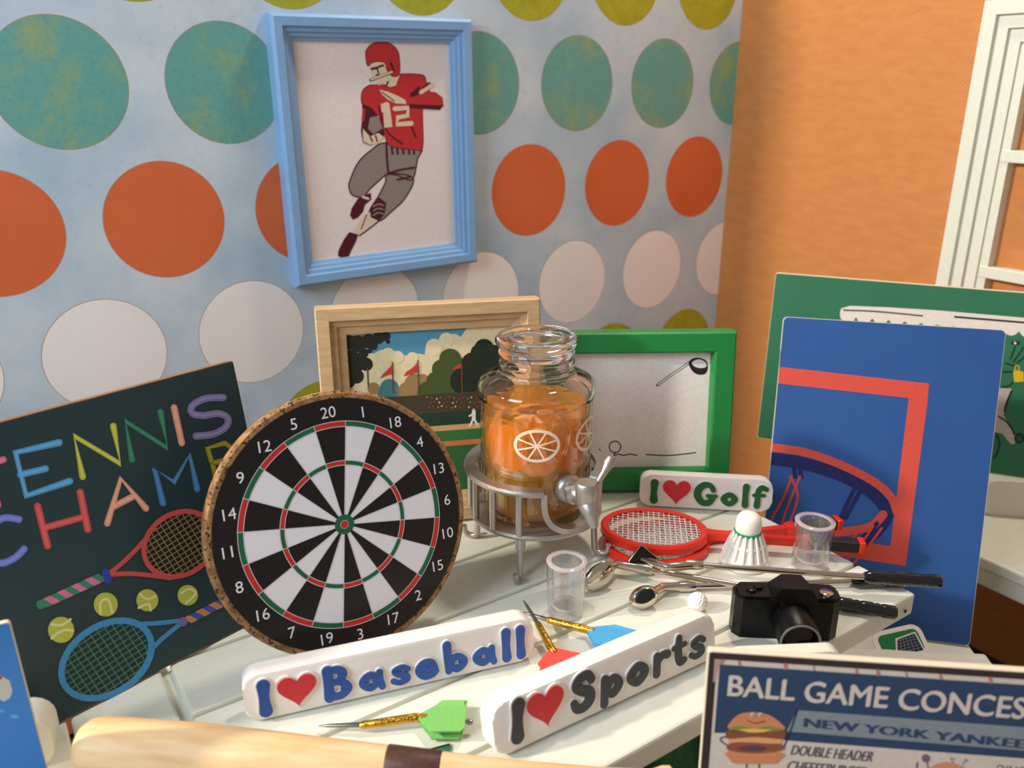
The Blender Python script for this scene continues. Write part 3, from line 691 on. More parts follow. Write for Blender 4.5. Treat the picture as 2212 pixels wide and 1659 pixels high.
F.stroke([(225, 650), (175, 665), (185, 690), (220, 712)], 5, (90, 80, 76), 5); F.stroke([(350, 835), (345, 900)], 5, (90, 80, 76), 5); F.stroke([(435, 835), (430, 900)], 5, (90, 80, 76), 5)
for x in (388, 442): F.disc(x, 505, 15, CREAM, 8, n=14); F.disc(x+3, 509, 6, (40, 36, 40), 9, n=10)
F.stroke([(355, 545), (410, 562), (470, 548)], 3, (110, 60, 44), 8)
F.disc(1552, 800, 28, (120, 96, 116), 5, n=16); F.stroke([(1495, 830), (1490, 880)], 5, (70, 70, 90), 5); F.stroke([(1560, 825), (1570, 880)], 4, (90, 80, 76), 5)
F.poly([(1600, 850), (1690, 825), (1790, 850), (1830, 900), (1580, 900)], (206, 140, 100), 5, 3); F.stroke([(1735, 830), (1720, 800), (1745, 806)], 5, (150, 140, 140), 5); F.stroke([(1800, 840), (1820, 806), (1830, 820)], 5, (150, 140, 140), 5)
for i, x in enumerate((180, 300, 610, 800, 1085, 1230, 1420, 1650, 1985)): F.stroke([(x, 130+x*.068), (x+4, 155+x*.068)], 5+i % 3*3, (176, 122, 102), 3)
F.poly([(135, 135), (215, 140), (190, 170), (165, 180), (140, 290), (125, 290)], (178, 142, 132), 2)
F.build('print', cs)

# -- blue card at the left edge of the picture
def solve_board(B, azd, top):
    a = R(azd); e = Vector((math.sin(a), math.cos(a), 0)); n = Vector((-e.y, e.x, 0)); r = ray(*top)
    M = Matrix(((0, n.x, -r.x), (0, n.y, -r.y), (1, n.z, -r.z))); s = M.inverted() @ (CAM - B)
    return math.hypot(s.x, s.y), math.degrees(math.atan2(s.y, s.x))
Bc = at(112, 1695, 0)
hc, lc = solve_board(Bc, 62, (24, 1462))
lc = max(-5, min(40, lc)); MCd = board_mat(Bc, 62, lc)
cd = board('blue_card', 'bright blue card with pale top at the left edge before the tennis board', MCd, -.30, 0, hc, .006, mat('card_blue', (44, 124, 206), .4), M_CREAM, .004)
F = Flat(0); F.g = pxfun(MCd, .0005)
F.poly([(-160, 1440), (-20, 1447), (6, 1462), (20, 1470), (27, 1492), (22, 1508), (8, 1516), (-20, 1500), (-160, 1500)], (206, 200, 196), 1); F.stroke([(-40, 1456), (0, 1464)], 4, (180, 60, 44), 2)
F.disc(32, 1548, 9, (96, 178, 224), 1, ry=4); F.disc(4, 1536, 6, (96, 178, 224), 1, ry=3)
F.build('print', cd)

# -- white sticker card with a green court, standing behind the bench front
MS = board_mat(at(1905, 1440, -.3), 101, 52)
sk = thing('court_card', 'small rounded white card with a green court print below the table corner', 'card', lifted(MS, .004, 52))
CC, CS = math.cos(.34), math.sin(.34)
obj('card', prism(bmesh.new(), [(x*CC-y*CS, x*CS+y*CC) for x, y in rrect(0, .112, 0, .070, .022)], .0, .004), mat('card_white', (236, 226, 220), .5), sk)
F = Flat(.004); F.g = lambda x, y: (x*CC-y*CS, x*CS+y*CC)
F.poly(rrect(.012, .102, .008, .060, .012), (30, 122, 70), 1); F.poly([(.034, .008), (.100, .008), (.097, .052), (.050, .047)], (236, 232, 226), 2); F.poly([(.038, .010), (.097, .011), (.094, .049), (.053, .044)], (34, 40, 66), 3)
for i in range(1, 6): F.stroke([(.038+i*.0098, .011), (.053+i*.007, .047)], .0006, (120, 130, 140), 4, False, False); F.stroke([(.040, .010+i*.006), (.096, .011+i*.0065)], .0006, (120, 130, 140), 4, False, False)
F.build('print', sk)

# ------------------------------------------------------------------ dartboard
MD = board_mat(Vector((-.27875*.991, 1.22324*.991, .9-.6865*.991)), 59.6, 16.37, -1.2) @ Matrix.Scale(.991, 4)
db = thing('dartboard', 'round cork dartboard with black, white, red and green scoring face', 'dartboard', MD)
RC, RF = .2215, .2100
bm = bmesh.new(); lathe(bm, [(RC-.004, -.026), (RC, -.022), (RC, -.004), (RC-.004, 0)], 96); obj('cork_disc', bm, M_CORK, db)
M_DB = mat('dart_black', (22, 17, 18), .3); M_DW = mat('dart_white', (232, 228, 232), .32); M_DR = mat('dart_red', (198, 40, 40), .32); M_DG = mat('dart_green', (24, 98, 64), .32); M_WIRE = mat('dart_wire', (206, 200, 196), .4)
bm = bmesh.new(); lathe(bm, [(RF, 0), (RF, .0016)], 96); obj('face', bm, M_DB, db)
F = Flat(.0016)
ro = 0.0
def sect(r0, r1, k, m, l):
    a0, a1 = (k-.5)*PI/10, (k+.5)*PI/10; n = 6
    F.poly([(r1*math.sin(a0+(a1-a0)*i/n), r1*math.cos(a0+(a1-a0)*i/n)) for i in range(n+1)] + [(r0*math.sin(a1-(a1-a0)*i/n), r0*math.cos(a1-(a1-a0)*i/n)) for i in range(n+1)], m, l)
NUM = [20, 1, 18, 4, 13, 6, 10, 15, 2, 17, 3, 19, 7, 16, 8, 11, 14, 9, 12, 5]
for k in range(20):
    ev = k % 2 == 0
    if not ev: sect(.012, .1625, k, M_DW, 1)
    else: sect(.012, .1625, k, M_DB, 1)
    sect(.1625, .1713, k, M_DR if ev else M_DG, 2); sect(.0985, .1062, k, M_DR if ev else M_DG, 2)
    a = (k+.5)*PI/10; F.stroke([(.016*math.sin(a), .016*math.cos(a)), (.1722*math.sin(a), .1722*math.cos(a))], .0006, M_WIRE, 3, False, False)
    a = k*PI/10; rr = .1885
    F.text(str(NUM[k]), rr*math.sin(a), rr*math.cos(a)-.0092, .0192, M_DW, 2, 'CENTER')
for r in (.0985, .1062, .1625, .1716):
    F.stroke([(r*math.sin(2*PI*i/100), r*math.cos(2*PI*i/100)) for i in range(100)], .0006, M_WIRE, 3, True, False)
F.disc(0, 0, .0165, M_DG, 4, n=40); F.disc(0, 0, .0072, M_WIRE, 5, n=24); F.disc(0, 0, .0064, M_DR, 6, n=24)
F.build('scoring_print', db)

# ------------------------------------------------------------------ signs with raised letters
LET = {  # strokes of (x, y, half width); True = closed; last entry: advance
 'I': ([([(.17, .10, .15), (.16, .5, .115), (.17, .90, .15)], 0)], .42),
 'l': ([([(.14, .09, .125), (.13, .5, .105), (.14, .93, .125)], 0)], .34),
 'o': ([([(.30, .10, .1), (.49, .31, .115), (.30, .52, .1), (.11, .31, .115)], 1)], .66),
 'a': ([([(.26, .10, .09), (.41, .30, .1), (.26, .51, .09), (.10, .30, .11)], 1), ([(.47, .54, .085), (.46, .3, .095), (.51, .07, .085)], 0)], .66),
 'b': ([([(.13, .93, .11), (.13, .5, .1), (.14, .08, .09)], 0), ([(.34, .09, .09), (.50, .30, .11), (.34, .51, .09), (.19, .30, .09)], 1)], .68),
 'p': ([([(.13, .56, .10), (.13, .1, .1), (.13, -.09, .10)], 0), ([(.34, .09, .09), (.50, .30, .11), (.34, .51, .09), (.19, .30, .09)], 1)], .68),
 's': ([([(.42, .45, .07), (.29, .54, .07), (.12, .46, .08), (.20, .34, .085), (.36, .25, .085), (.38, .12, .08), (.22, .06, .07), (.07, .15, .07)], 0)], .54),
 'e': ([([(.16, .31, .065), (.44, .31, .065)], 0), ([(.47, .33, .07), (.39, .50, .085), (.22, .50, .1), (.11, .30, .11), (.22, .10, .1), (.40, .10, .09), (.50, .19, .07)], 0)], .62),
 'r': ([([(.14, .54, .1), (.14, .3, .1), (.14, .07, .1)], 0), ([(.16, .40, .08), (.28, .52, .09), (.42, .50, .1)], 0)], .54),
 't': ([([(.19, .80, .08), (.18, .4, .105), (.24, .12, .1), (.37, .12, .075)], 0), ([(.05, .56, .065), (.36, .57, .065)], 0)], .48),
 'f': ([([(.44, .86, .095), (.30, .92, .1), (.19, .76, .1), (.18, .4, .105), (.17, .07, .115)], 0), ([(.05, .56, .065), (.38, .57, .065)], 0)], .50),
 'B': ([([(.15, .08, .13), (.15, .5, .115), (.15, .92, .13)], 0), ([(.17, .91, .09), (.38, .90, .1), (.46, .74, .115), (.36, .56, .08), (.2, .53, .07)], 0), ([(.2, .52, .07), (.42, .50, .09), (.53, .28, .13), (.40, .09, .1), (.17, .08, .09)], 0)], .76),
 'S': ([([(.50, .74, .1), (.40, .90, .1), (.20, .86, .11), (.14, .70, .12), (.26, .56, .12), (.44, .44, .13), (.48, .24, .13), (.34, .09, .11), (.16, .12, .1), (.09, .28, .09)], 0)], .70),
 'G': ([([(.64, .70, .1), (.54, .89, .1), (.34, .92, .12), (.15, .70, .14), (.13, .40, .14), (.28, .12, .12), (.50, .10, .12), (.62, .30, .12)], 0), ([(.46, .42, .07), (.74, .42, .07)], 0)], .84),
 't_': ([], 0)}
def heart(cx, cy, s):
    P = []
    for i in range(32):
        t = 2*PI*i/32; P.append((cx + s*16*math.sin(t)**3/17, cy + s*(13*math.cos(t)-5*math.cos(2*t)-2*math.cos(3*t)-math.cos(4*t)+2)/17))
    return P
def sign(name, label, M, Lg, Hh, Th, word, col, lh, x0, yb, xs, tilt=0, hs=None, gap=1.0):
    t = thing(name, label, 'sign', M)
    bm = bmesh.new(); prism(bm, rrect(0, Lg, 0, Hh, .021, 7), -Th, 0)
    es = [e for e in bm.edges if abs(e.verts[0].co.z-e.verts[1].co.z) < 1e-6]
    bmesh.ops.bevel(bm, geom=es, offset=.0042, segments=3, affect='EDGES', profile=.5)
    obj('body', bm, M_SIL, t, True)
    x = x0; mc = mat(name + '_letters', col, .55, var=.08, vscale=60)
    def letter(chh, x, y):
        st, adv = LET[chh]
        bm = bmesh.new(); bm2 = bmesh.new()
        for si, (P, cl) in enumerate(st):
            Q = [(x + (p[0] + tilt*p[1])*lh*xs, y + p[1]*lh, p[2]*lh*1.2) for p in P]
            solid_ribbon(bm, ribbon(Q, bool(cl)), -.001, .0052 + si*.00012)
            solid_ribbon(bm2, ribbon([(a, b_, c_*1.12+.001) for a, b_, c_ in Q], bool(cl)), -.001, .0036 + si*.00012)
        o = obj('letter', bm, mc, t); obj('letter_edge', bm2, M_SIL, o)
        return adv*lh*xs*gap
    x += letter('I', x, yb)
    s = hs or lh*.52
    hx = x + s*.95; P = heart(hx, yb+lh*.52, s)
    o = obj('heart', prism(bmesh.new(), P, -.001, .0052), mat('heart_red', (216, 52, 58), .5, var=.05), t)
    obj('heart_edge', prism(bmesh.new(), heart(hx, yb+lh*.52, s*1.12), -.001, .0036), M_SIL, o)
    x += s*2.12
    for c in word: x += letter(c, x, yb)
    return t
sign('baseball_sign', 'white block sign with blue Baseball lettering and red heart below the dartboard', lifted(board_mat(Vector((-.396, .998, 0)), 70.9, 6), .036, 6), .458, .076, .036,
     'Baseball', (44, 84, 158), .054, .018, .010, 1.30, 0, .0305, 1.04)
sign('sports_sign', 'white block sign with dark grey Sports lettering and red heart near the table edge', lifted(board_mat(Vector((-.022, .925, 0)), 58.1, 10), .036, 10), .424, .080, .036,
     'Sports', (66, 68, 72), .060, .022, .016, 1.24, .1, .034, 1.03)
sign('golf_sign', 'small white block sign with green Golf lettering and red heart behind the rackets', lifted(board_mat(Vector((.288, 1.680, 0)), 96.6, 8), .036, 8), .290, .074, .034,
     'Golf', (28, 98, 44), .050, .020, .011, 1.30, 0, .033, 1.06)

# ------------------------------------------------------------------ drinks jar and its stand
CX, CY = .047, 1.51
FA = math.atan2(-.154, -.041)                 # direction of the front leg
TA = math.atan2(-.85, .53)                    # direction of the tap
sd = thing('jar_stand', 'silver metal four-legged stand holding the drinks jar', 'stand', Matrix.Translation((CX, CY, 0)))
ZP, ZR = .100, .196
obj('base_plate', lathe(bmesh.new(), [(.1325, ZP-.010), (.1345, ZP-.005), (.1325, ZP)], 64), M_SILVER, sd, True)
gapa = R(27)
bm = bmesh.new(); rings = []
N = 90
for i in range(N+1):
    a = TA + gapa + (2*PI-2*gapa)*i/N; c_, s_ = math.cos(a), math.sin(a)
    rings.append([bm.verts.new((r*c_, r*s_, z)) for r, z in ((.119, ZR), (.141, ZR), (.143, ZR-.005), (.141, ZR-.011), (.119, ZR-.011))])
for a, c in zip(rings, rings[1:]):
    for k in range(5): bm.faces.new((a[k], a[(k+1) % 5], c[(k+1) % 5], c[k]))
bm.faces.new(rings[0]); bm.faces.new(rings[-1][::-1]); obj('top_ring', bm, M_SILVER, sd)
# the dip of the ring under the tap
bm = bmesh.new(); rings = []
for i in range(33):
    th = PI*i/32; a = TA - gapa*math.cos(th); z = ZR-.005 - (ZR-.005-ZP-.006)*min(1, math.sin(th)**.6 if i not in (0, 32) else 0)
    c_, s_ = math.cos(a), math.sin(a)
    dz = math.cos(th); nx = Vector((-s_*math.cos(th), c_*math.cos(th), math.sin(th)))*.0055
    P0 = Vector((.119*c_, .119*s_, z)); P1 = Vector((.141*c_, .141*s_, z))
    rings.append([bm.verts.new(P) for P in (P0-nx, P1-nx, P1+nx, P0+nx)])
for a, c in zip(rings, rings[1:]):
    for k in range(4): bm.faces.new((a[k], a[(k+1) % 4], c[(k+1) % 4], c[k]))
bm.faces.new(rings[0]); bm.faces.new(rings[-1][::-1]); obj('tap_loop', bm, M_SILVER, sd)
for k in range(-11, 4):
    a = FA + k*R(25)
    da = (a - TA + PI) % (2*PI) - PI
    if abs(da) < R(31): continue
    if k == 3: continue
    obj('post', tube(bmesh.new(), [(.130*math.cos(a), .130*math.sin(a), ZP-.001), (.130*math.cos(a), .130*math.sin(a), ZR-.010)], .0068, 12), M_SILVER, sd, True)
for k in range(4):
    a = FA + k*PI/2; c_, s_ = math.cos(a), math.sin(a)
    pr = [(.120, ZP-.008), (.122, .055), (.124, .016), (.128, .008), (.136, .006), (.146, .008), (.152, .016), (.153, .028)]
    o = obj('leg', tube(bmesh.new(), [(r*c_, r*s_, z) for r, z in pr], [.0062]*8, 12), M_SILVER, sd, True)
    obj('socket', tube(bmesh.new(), [(.120*c_, .120*s_, ZP-.009), (.121*c_, .121*s_, ZP-.034)], .0095, 14), M_SILVER, o, True)

jr = thing('drinks_jar', 'clear lidded drinks jar of orange slices with silver tap', 'drink dispenser', Matrix.Translation((CX, CY, ZP)))
obj('jar', lathe(bmesh.new(), [(.098, .001), (.104, .006), (.107, .03), (.109, .12), (.1105, .238), (.1045, .238), (.103, .12), (.101, .03), (.098, .014), (.094, .010)], 72), M_JAR, jr, True)
obj('shoulder', lathe(bmesh.new(), [(.1040, .2385), (.1125, .2385), (.1145, .243), (.1150, .254), (.1135, .262), (.108, .269), (.094, .2755), (.080, .281), (.0725, .286), (.0705, .291), (.0705, .300), (.0725, .303), (.0725, .307), (.070, .310), (.070, .318), (.0635, .318), (.0635, .290), (.074, .279), (.092, .2695), (.104, .2625), (.1075, .255), (.1065, .246), (.1040, .2385)], 72, cap=False), M_GLASS, jr, True)
obj('lid', lathe(bmesh.new(), [(.0700, .3185), (.0730, .322), (.0730, .328), (.0705, .331), (.0705, .335), (.0745, .338), (.0765, .343), (.0765, .352), (.0735, .356), (.067, .357), (.061, .354), (.052, .353), (.0485, .3555), (.045, .353), (.001, .353)], 64, cap=True), M_GLASS, jr, True)
# amber drink with a dished surface
bm = bmesh.new(); prof = [(.0935, .0105), (.0975, .0145), (.1005, .03), (.1025, .12), (.103, .205), (.1025, .212), (.097, .204), (.08, .198), (.04, .198), (.001, .199)]
lathe(bm, prof, 72); 
for v in bm.verts:
    if v.co.z > .196: v.co.z += .006*math.sin(5*math.atan2(v.co.y, v.co.x))*(math.hypot(v.co.x, v.co.y)/.1)
obj('drink', bm, M_LIQ, jr, True)
def slice_(r, loc, yaw, tilt, roll=0):
    M = Matrix.Translation(loc) @ Matrix.Rotation(yaw, 4, 'Z') @ Matrix.Rotation(tilt, 4, 'Y') @ Matrix.Rotation(roll, 4, 'Z')
    o = obj('orange_slice', lathe(bmesh.new(), [(r*.97, -.005), (r, -.003), (r, .003), (r*.97, .005)], 36), M_RIND, jr, True); o.matrix_local = M
    bm = bmesh.new()
    for k in range(9):
        a0 = 2*PI*k/9+.06; a1 = 2*PI*(k+1)/9-.06
        prism(bm, [(r*.10*math.cos((a0+a1)/2), r*.10*math.sin((a0+a1)/2))] + [(r*.86*math.cos(a0+(a1-a0)*i/4), r*.86*math.sin(a0+(a1-a0)*i/4)) for i in range(5)], -.0056, .0056)
    obj('segments', bm, M_SLICE, o)
FC = math.atan2(-CY, -CX)                    # towards the viewer
for da, rad, z, r, tl in ((2, .082, .150, .047, 84), (38, .080, .156, .044, 78), (-36, .082, .152, .046, 86), (74, .080, .150, .045, 80), (-74, .080, .146, .044, 84), (112, .080, .15, .046, 80), (-112, .08, .15, .046, 80), (160, .078, .15, .046, 80), (-20, .052, .166, .045, 62), (26, .048, .172, .044, 58), (-160, .05, .165, .045, 60)):
    a = FC + R(da); slice_(r, (rad*math.cos(a), rad*math.sin(a), z), a, R(tl), R(da*3))
random.seed(3)
for i in range(46):
    a = random.uniform(0, 2*PI); rr = .098*math.sqrt(random.random())*.86; z = random.uniform(.072, .112); s = random.uniform(.011, .017)
    bm = bmesh.new(); bmesh.ops.create_icosphere(bm, subdivisions=1, radius=s)
    for v in bm.verts: v.co *= random.uniform(.75, 1.1)
    o = obj('ice_cube', bm, M_ICE, jr); o.location = (rr*math.cos(a), rr*math.sin(a), z)
# white orange emblems printed on the jar
def emblem(ang, zc):
    F = Flat(0); w_, h_ = .041, .030; WHT = mat('emblem_white', (246, 222, 196), .5)
    F.stroke([(w_*math.cos(t), h_*math.sin(t)) for t in (2*PI*i/40 for i in range(40))], .0030, WHT, 0, True, False)
    for k in range(8):
        t = 2*PI*k/8 + .35; n = 5
        F.stroke([(w_*.94*i/n*math.cos(t), h_*.94*i/n*math.sin(t)) for i in range(n+1)], .0016, WHT, 0, False, False)
    RJ = .1108
    V = [(RJ*math.cos(ang + x/RJ), RJ*math.sin(ang + x/RJ), zc + y) for x, y, _ in F.v]
    obj('emblem', (V, [], F.f), WHT, jr)
emblem(FC+.02, .176); emblem(FC+1.13, .176); emblem(FC-2.1, .176)
# tap
tp = obj('tap', lathe(bmesh.new(), [(.026, .104), (.029, .110), (.029, .118), (.024, .124), (.019, .126), (.019, .131), (.022, .133), (.022, .138), (.016, .142), (.013, .150), (.013, .170), (.008, .178)], 32), M_SILVER, jr, True)
ZT = .082
TPM = Matrix.Translation((0, 0, ZT)) @ Matrix.Rotation(TA, 4, 'Z') @ Matrix.Rotation(PI/2, 4, 'Y'); tp.matrix_local = TPM
TX = .168
o = obj('valve', lathe(bmesh.new(), [(.015, -.012), (.019, -.006), (.0195, .004), (.0205, .016), (.0205, .034), (.018, .037)], 28), M_SILVER, tp, True)
o.parent = tp; o.matrix_local = TPM.inverted() @ (Matrix.Rotation(TA, 4, 'Z') @ Matrix.Translation((TX, 0, ZT)))
o = obj('spout', tube(bmesh.new(), [(TX-.012, 0, ZT+.002), (TX+.008, 0, ZT-.010), (TX+.020, 0, ZT-.028), (TX+.026, 0, ZT-.044)], [.017, .0185, .0135, .0085], 18), M_SILVER, tp, True)
o.matrix_local = TPM.inverted() @ Matrix.Rotation(TA, 4, 'Z')
o = obj('lever', tube(bmesh.new(), [(TX, .012, ZT+.022), (TX, .026, ZT+.030), (TX, .040, ZT+.048), (TX, .050, ZT+.064), (TX, .056, ZT+.074)], [.006, .0062, .007, .0115, .008], 14), M_SILVER, tp, True)
o.matrix_local = TPM.inverted() @ Matrix.Rotation(TA, 4, 'Z')

# ------------------------------------------------------------------ tumblers
M_RIM = clear('tumbler_rim', (.95, .94, .95, 1), 2.0, 0, 60, None, .5, (250, 240, 240))
def cup(name, label, x, y, rt, rb, h):
    t = thing(name, label, 'cup', Matrix.Translation((x, y, .0002)), 'clear tumblers on the table')
    obj('wall', lathe(bmesh.new(), [(rb*.97, 0), (rb, .002), (rt-.0012, h-.004), (rt-.0105, h-.004), (rb-.0085, .020), (rb-.012, .0165), (.001, .0165)], 56), M_ACRYL, t, True)
    obj('rim', lathe(bmesh.new(), [(rt-.0012, h-.0038), (rt-.0008, h-.001), (rt-.002, h), (rt-.0095, h), (rt-.0105, h-.001), (rt-.0105, h-.0038), (rt-.0012, h-.0038)], 56, cap=False), M_RIM, t, True)
    obj('foot', lathe(bmesh.new(), [(rb*.80, .0166), (rb*.66, .0168), (rb*.66, .0176), (rb*.80, .0174), (rb*.80, .0166)], 48, cap=False), M_RIM, t, True)
cup('clear_tumbler', 'clear plastic tumbler standing in front of the jar stand', .097, 1.283, .0372, .0325, .108)
cup('clear_tumbler', 'clear plastic tumbler standing before the racket handles', .592, 1.440, .0390, .0345, .100)

# ------------------------------------------------------------------ shuttlecock
sh = thing('shuttlecock', 'white shuttlecock with green band standing cork up', 'shuttlecock', Matrix.Translation((.466, 1.452, 0)) @ Matrix.Diagonal((1, 1, .9, 1)))
obj('cork', lathe(bmesh.new(), [(.0235, .078), (.0255, .084), (.0255, .098), (.0235, .110), (.018, .1185), (.010, .1225), (.001, .1235)], 32), M_SHUT, sh, True)
obj('band', lathe(bmesh.new(), [(.0255, .0735), (.0268, .0745), (.0268, .0795), (.0255, .0805)], 32), mat('band_green', (32, 146, 96), .4), sh, True)
for r0, z0, r1, z1 in ((.0360, .047, .0345, .0535), (.0475, .004, .0420, .023)):
    obj('skirt_ring', lathe(bmesh.new(), [(r0, z0), (r1, z1), (r1-.003, z1), (r0-.003, z0), (r0, z0)], 48, cap=False), M_SHUT, sh, True)
obj('hem', lathe(bmesh.new(), [(.046, 0), (.0495, .002), (.0490, .008), (.046, .012), (.042, .010), (.042, .002), (.046, 0)], 48, cap=False), M_SHUT, sh, True)
obj('skirt_core', lathe(bmesh.new(), [(.0452, .004), (.0408, .020), (.0335, .047), (.0225, .074)], 32), M_SHUT, sh, True)
for k in range(16):
    a = 2*PI*k/16; c_, s_ = math.cos(a), math.sin(a)
    obj('rib', tube(bmesh.new(), [(.0248*c_, .0248*s_, .077), (.0345*c_, .0345*s_, .050), (.0425*c_, .0425*s_, .020)], [.0028, .0034, .0040], 6), M_SHUT, sh, True)

# ------------------------------------------------------------------ badminton rackets
def racquet(label, x, y, z, azd, tilt=0):
    a = R(azd); ex = Vector((math.sin(a), math.cos(a), 0)); ez = Vector((0, 0, 1)); M = frame_mat(Vector((x, y, z)), ex, ez.cross(ex), ez) @ Matrix.Rotation(R(tilt), 4, 'Y')
    t = thing('badminton_racket', label, 'racket', M, 'red badminton rackets')
    ax, ay = .102, .077
    bm = bmesh.new(); rings = []
    for i in range(64):
        th = 2*PI*i/64; c_, s_ = math.cos(th), math.sin(th); nx, ny = c_/ax, s_/ay; l = math.hypot(nx, ny); nx /= l; ny /= l
        rings.append([bm.verts.new((ax*c_ + nx*d_, ay*s_ + ny*d_, zz)) for d_, zz in ((-.007, -.008), (.004, -.010), (.0085, -.006), (.007, 0), (.0085, .006), (.004, .010), (-.007, .008), (-.009, 0))])
    for i in range(64):
        p, q_ = rings[i], rings[(i+1) % 64]
        for k in range(8): bm.faces.new((p[k], p[(k+1) % 8], q_[(k+1) % 8], q_[k]))
    obj('head_frame', bm, M_RED, t, True)
    bm = bmesh.new()
    for i in range(-8, 9):
        yy = i*.0098; c_ = math.sqrt(max(0, 1-(yy/ay)**2))*ax
        if c_ > .01: tube(bm, [(-c_, yy, .0045), (c_, yy, .0045)], .0012, 5)
    for i in range(-9, 10):
        xx = i*.0108; c_ = math.sqrt(max(0, 1-(xx/ax)**2))*ay
        if c_ > .01: tube(bm, [(xx, -c_, .0055), (xx, c_, .0055)], .0012, 5)
    obj('string_bed', bm, M_STRING, t)['kind'] = 'stuff'
    bm = bmesh.new(); prism(bm, [(.100, -.012), (.125, -.0075), (.300, -.0070), (.300, .0070), (.125, .0075), (.100, .012)], -.0085, .0085); obj('shaft', bm, M_RED, t)
    obj('collar', prism(bmesh.new(), [(.288, -.0085), (.302, -.0135), (.312, -.0135), (.312, .0135), (.302, .0135), (.288, .0085)], -.0110, .0110), M_RED, t)
    boxo('handle', mat('racket_grip', (20, 18, 20), .5, bump=.4, bscale=180), t, .310, .405, -.0125, .0125, -.0105, .0125, bev=.003)
    boxo('end_cap', M_RED, t, .4045, .417, -.0145, .0145, -.0108, .0145, bev=.003)
    return t
racquet('lower red badminton racket, its handle pointing to the rear of the pair', .298, 1.502, .0104, 78)
racquet('upper red badminton racket lying on top, its handle nearer the viewer', .294, 1.520, .0322, 97.5, .8)

# ------------------------------------------------------------------ golf clubs and ball
def club(label, head, neck, fer, g0, g1, kind):
    t = thing('golf_club', label, 'golf club', Matrix.Translation(fer), 'golf clubs lying together')
    inv = t.matrix_world.inverted()
    def put(o): o.matrix_local = inv; return o
    d = (g1-fer).normalized()
    put(obj('shaft', tube(bmesh.new(), [fer, g0], .0058, 14), M_CHROME, t, True))
    put(obj('neck', tube(bmesh.new(), [head, head.lerp(neck, .6), neck, fer.lerp(neck, .35), fer], [.0075, .0078, .0082, .0085, .0085], 14), M_CHROME, t, True))
    put(obj('ferrule', tube(bmesh.new(), [fer-d*.016, fer-d*.004, fer+d*.004, fer+d*.016], [.0098, .0100, .0100, .0085], 14), M_CHROME, t, True))
    L = (g1-g0).length; pr = [(0, .0085), (.01, .0122), (.03, .0122), (.034, .0108), (.039, .0122), (.045, .0108), (.050, .0122), (L-.042, .0124), (L-.038, .0108), (L-.033, .0124), (L-.028, .0108), (L-.023, .0124), (L-.004, .0124), (L, .009)]
    put(obj('grip', tube(bmesh.new(), [g0 + d*s for s, _ in pr], [r for _, r in pr], 18), M_GRIP, t, True))
    hd = bmesh.new()
    if kind == 'blade': box(hd, -1, 1, -1, 1, -1, 1, bev=.12)
    else: bmesh.ops.create_uvsphere(hd, u_segments=24, v_segments=14, radius=1)
    fc = bmesh.new()
    if kind == 'blade': box(fc, -1, 1, -1, 1, -1, 1, bev=.1)
    else: bmesh.ops.create_uvsphere(fc, u_segments=20, v_segments=8, radius=1)
    ho = obj('head', hd, M_CHROME, t, True); fo = obj('face', fc, mat('club_face', (36, 38, 34), .35, .6), t, True)
    n = (neck-head).normalized()
    if kind == 'iron': sc, fs, off, rot = (.036, .009, .023), (.028, .002, .016), Vector((-.004, .0092, .004)), (R(-12), R(-34), R(30))
    elif kind == 'wood': sc, fs, off, rot = (.028, .017, .020), (.019, .002, .012), Vector((.002, -.0165, .002)), (R(-34), R(-24), R(10))
    else: sc, fs, off, rot = (.021, .004, .021), (.0195, .0015, .0195), Vector((0, -.0034, 0)), (R(-28), R(38), R(-12))
    from mathutils import Euler
    HM = Matrix.Translation(head) @ Euler(rot).to_matrix().to_4x4()
    ho.matrix_local = inv @ HM @ Matrix.Diagonal((*sc, 1)); fo.matrix_local = inv @ HM @ Matrix.Translation(off) @ Matrix.Diagonal((*fs, 1))
    return t
club('chrome golf iron with leaf-shaped head nearest the tumbler, grip behind the camera', at(1296, 1244, .030), at(1332, 1219, .022), at(1392, 1229, .020), at(1800, 1301, .0128), at(1938, 1323, .0128), 'iron')
club('chrome golf club with rounded dark-faced head beside the golf ball', at(1390, 1290, .0215), at(1432, 1268, .014), at(1484, 1267, .011), at(1838, 1257, .0128), at(1955, 1254, .0128), 'wood')
club('chrome golf club with flat blade head touching the rackets, grip past the table corner', at(1388, 1208, .030), at(1440, 1225, .040), at(1500, 1220, .038), at(1866, 1246, .036), at(2030, 1251, .036), 'blade')
bm = bmesh.new(); bmesh.ops.create_icosphere(bm, subdivisions=5, radius=.0178)
dim = [Vector((math.cos(2.39996*i)*math.sqrt(1-(1-2*(i+.5)/110)**2), math.sin(2.39996*i)*math.sqrt(1-(1-2*(i+.5)/110)**2), 1-2*(i+.5)/110)) for i in range(110)]
for v in bm.verts:
    n = v.co.normalized(); dd = min((n-p).length for p in dim)
    if dd < .15: v.co -= n*.0016*(1-(dd/.15)**2)
gbl = tag(obj('golf_ball', bm, M_BALL, None, True), 'small white dimpled golf ball behind the Sports sign', 'golf ball'); gbl.location = (.337, 1.289, .0175)

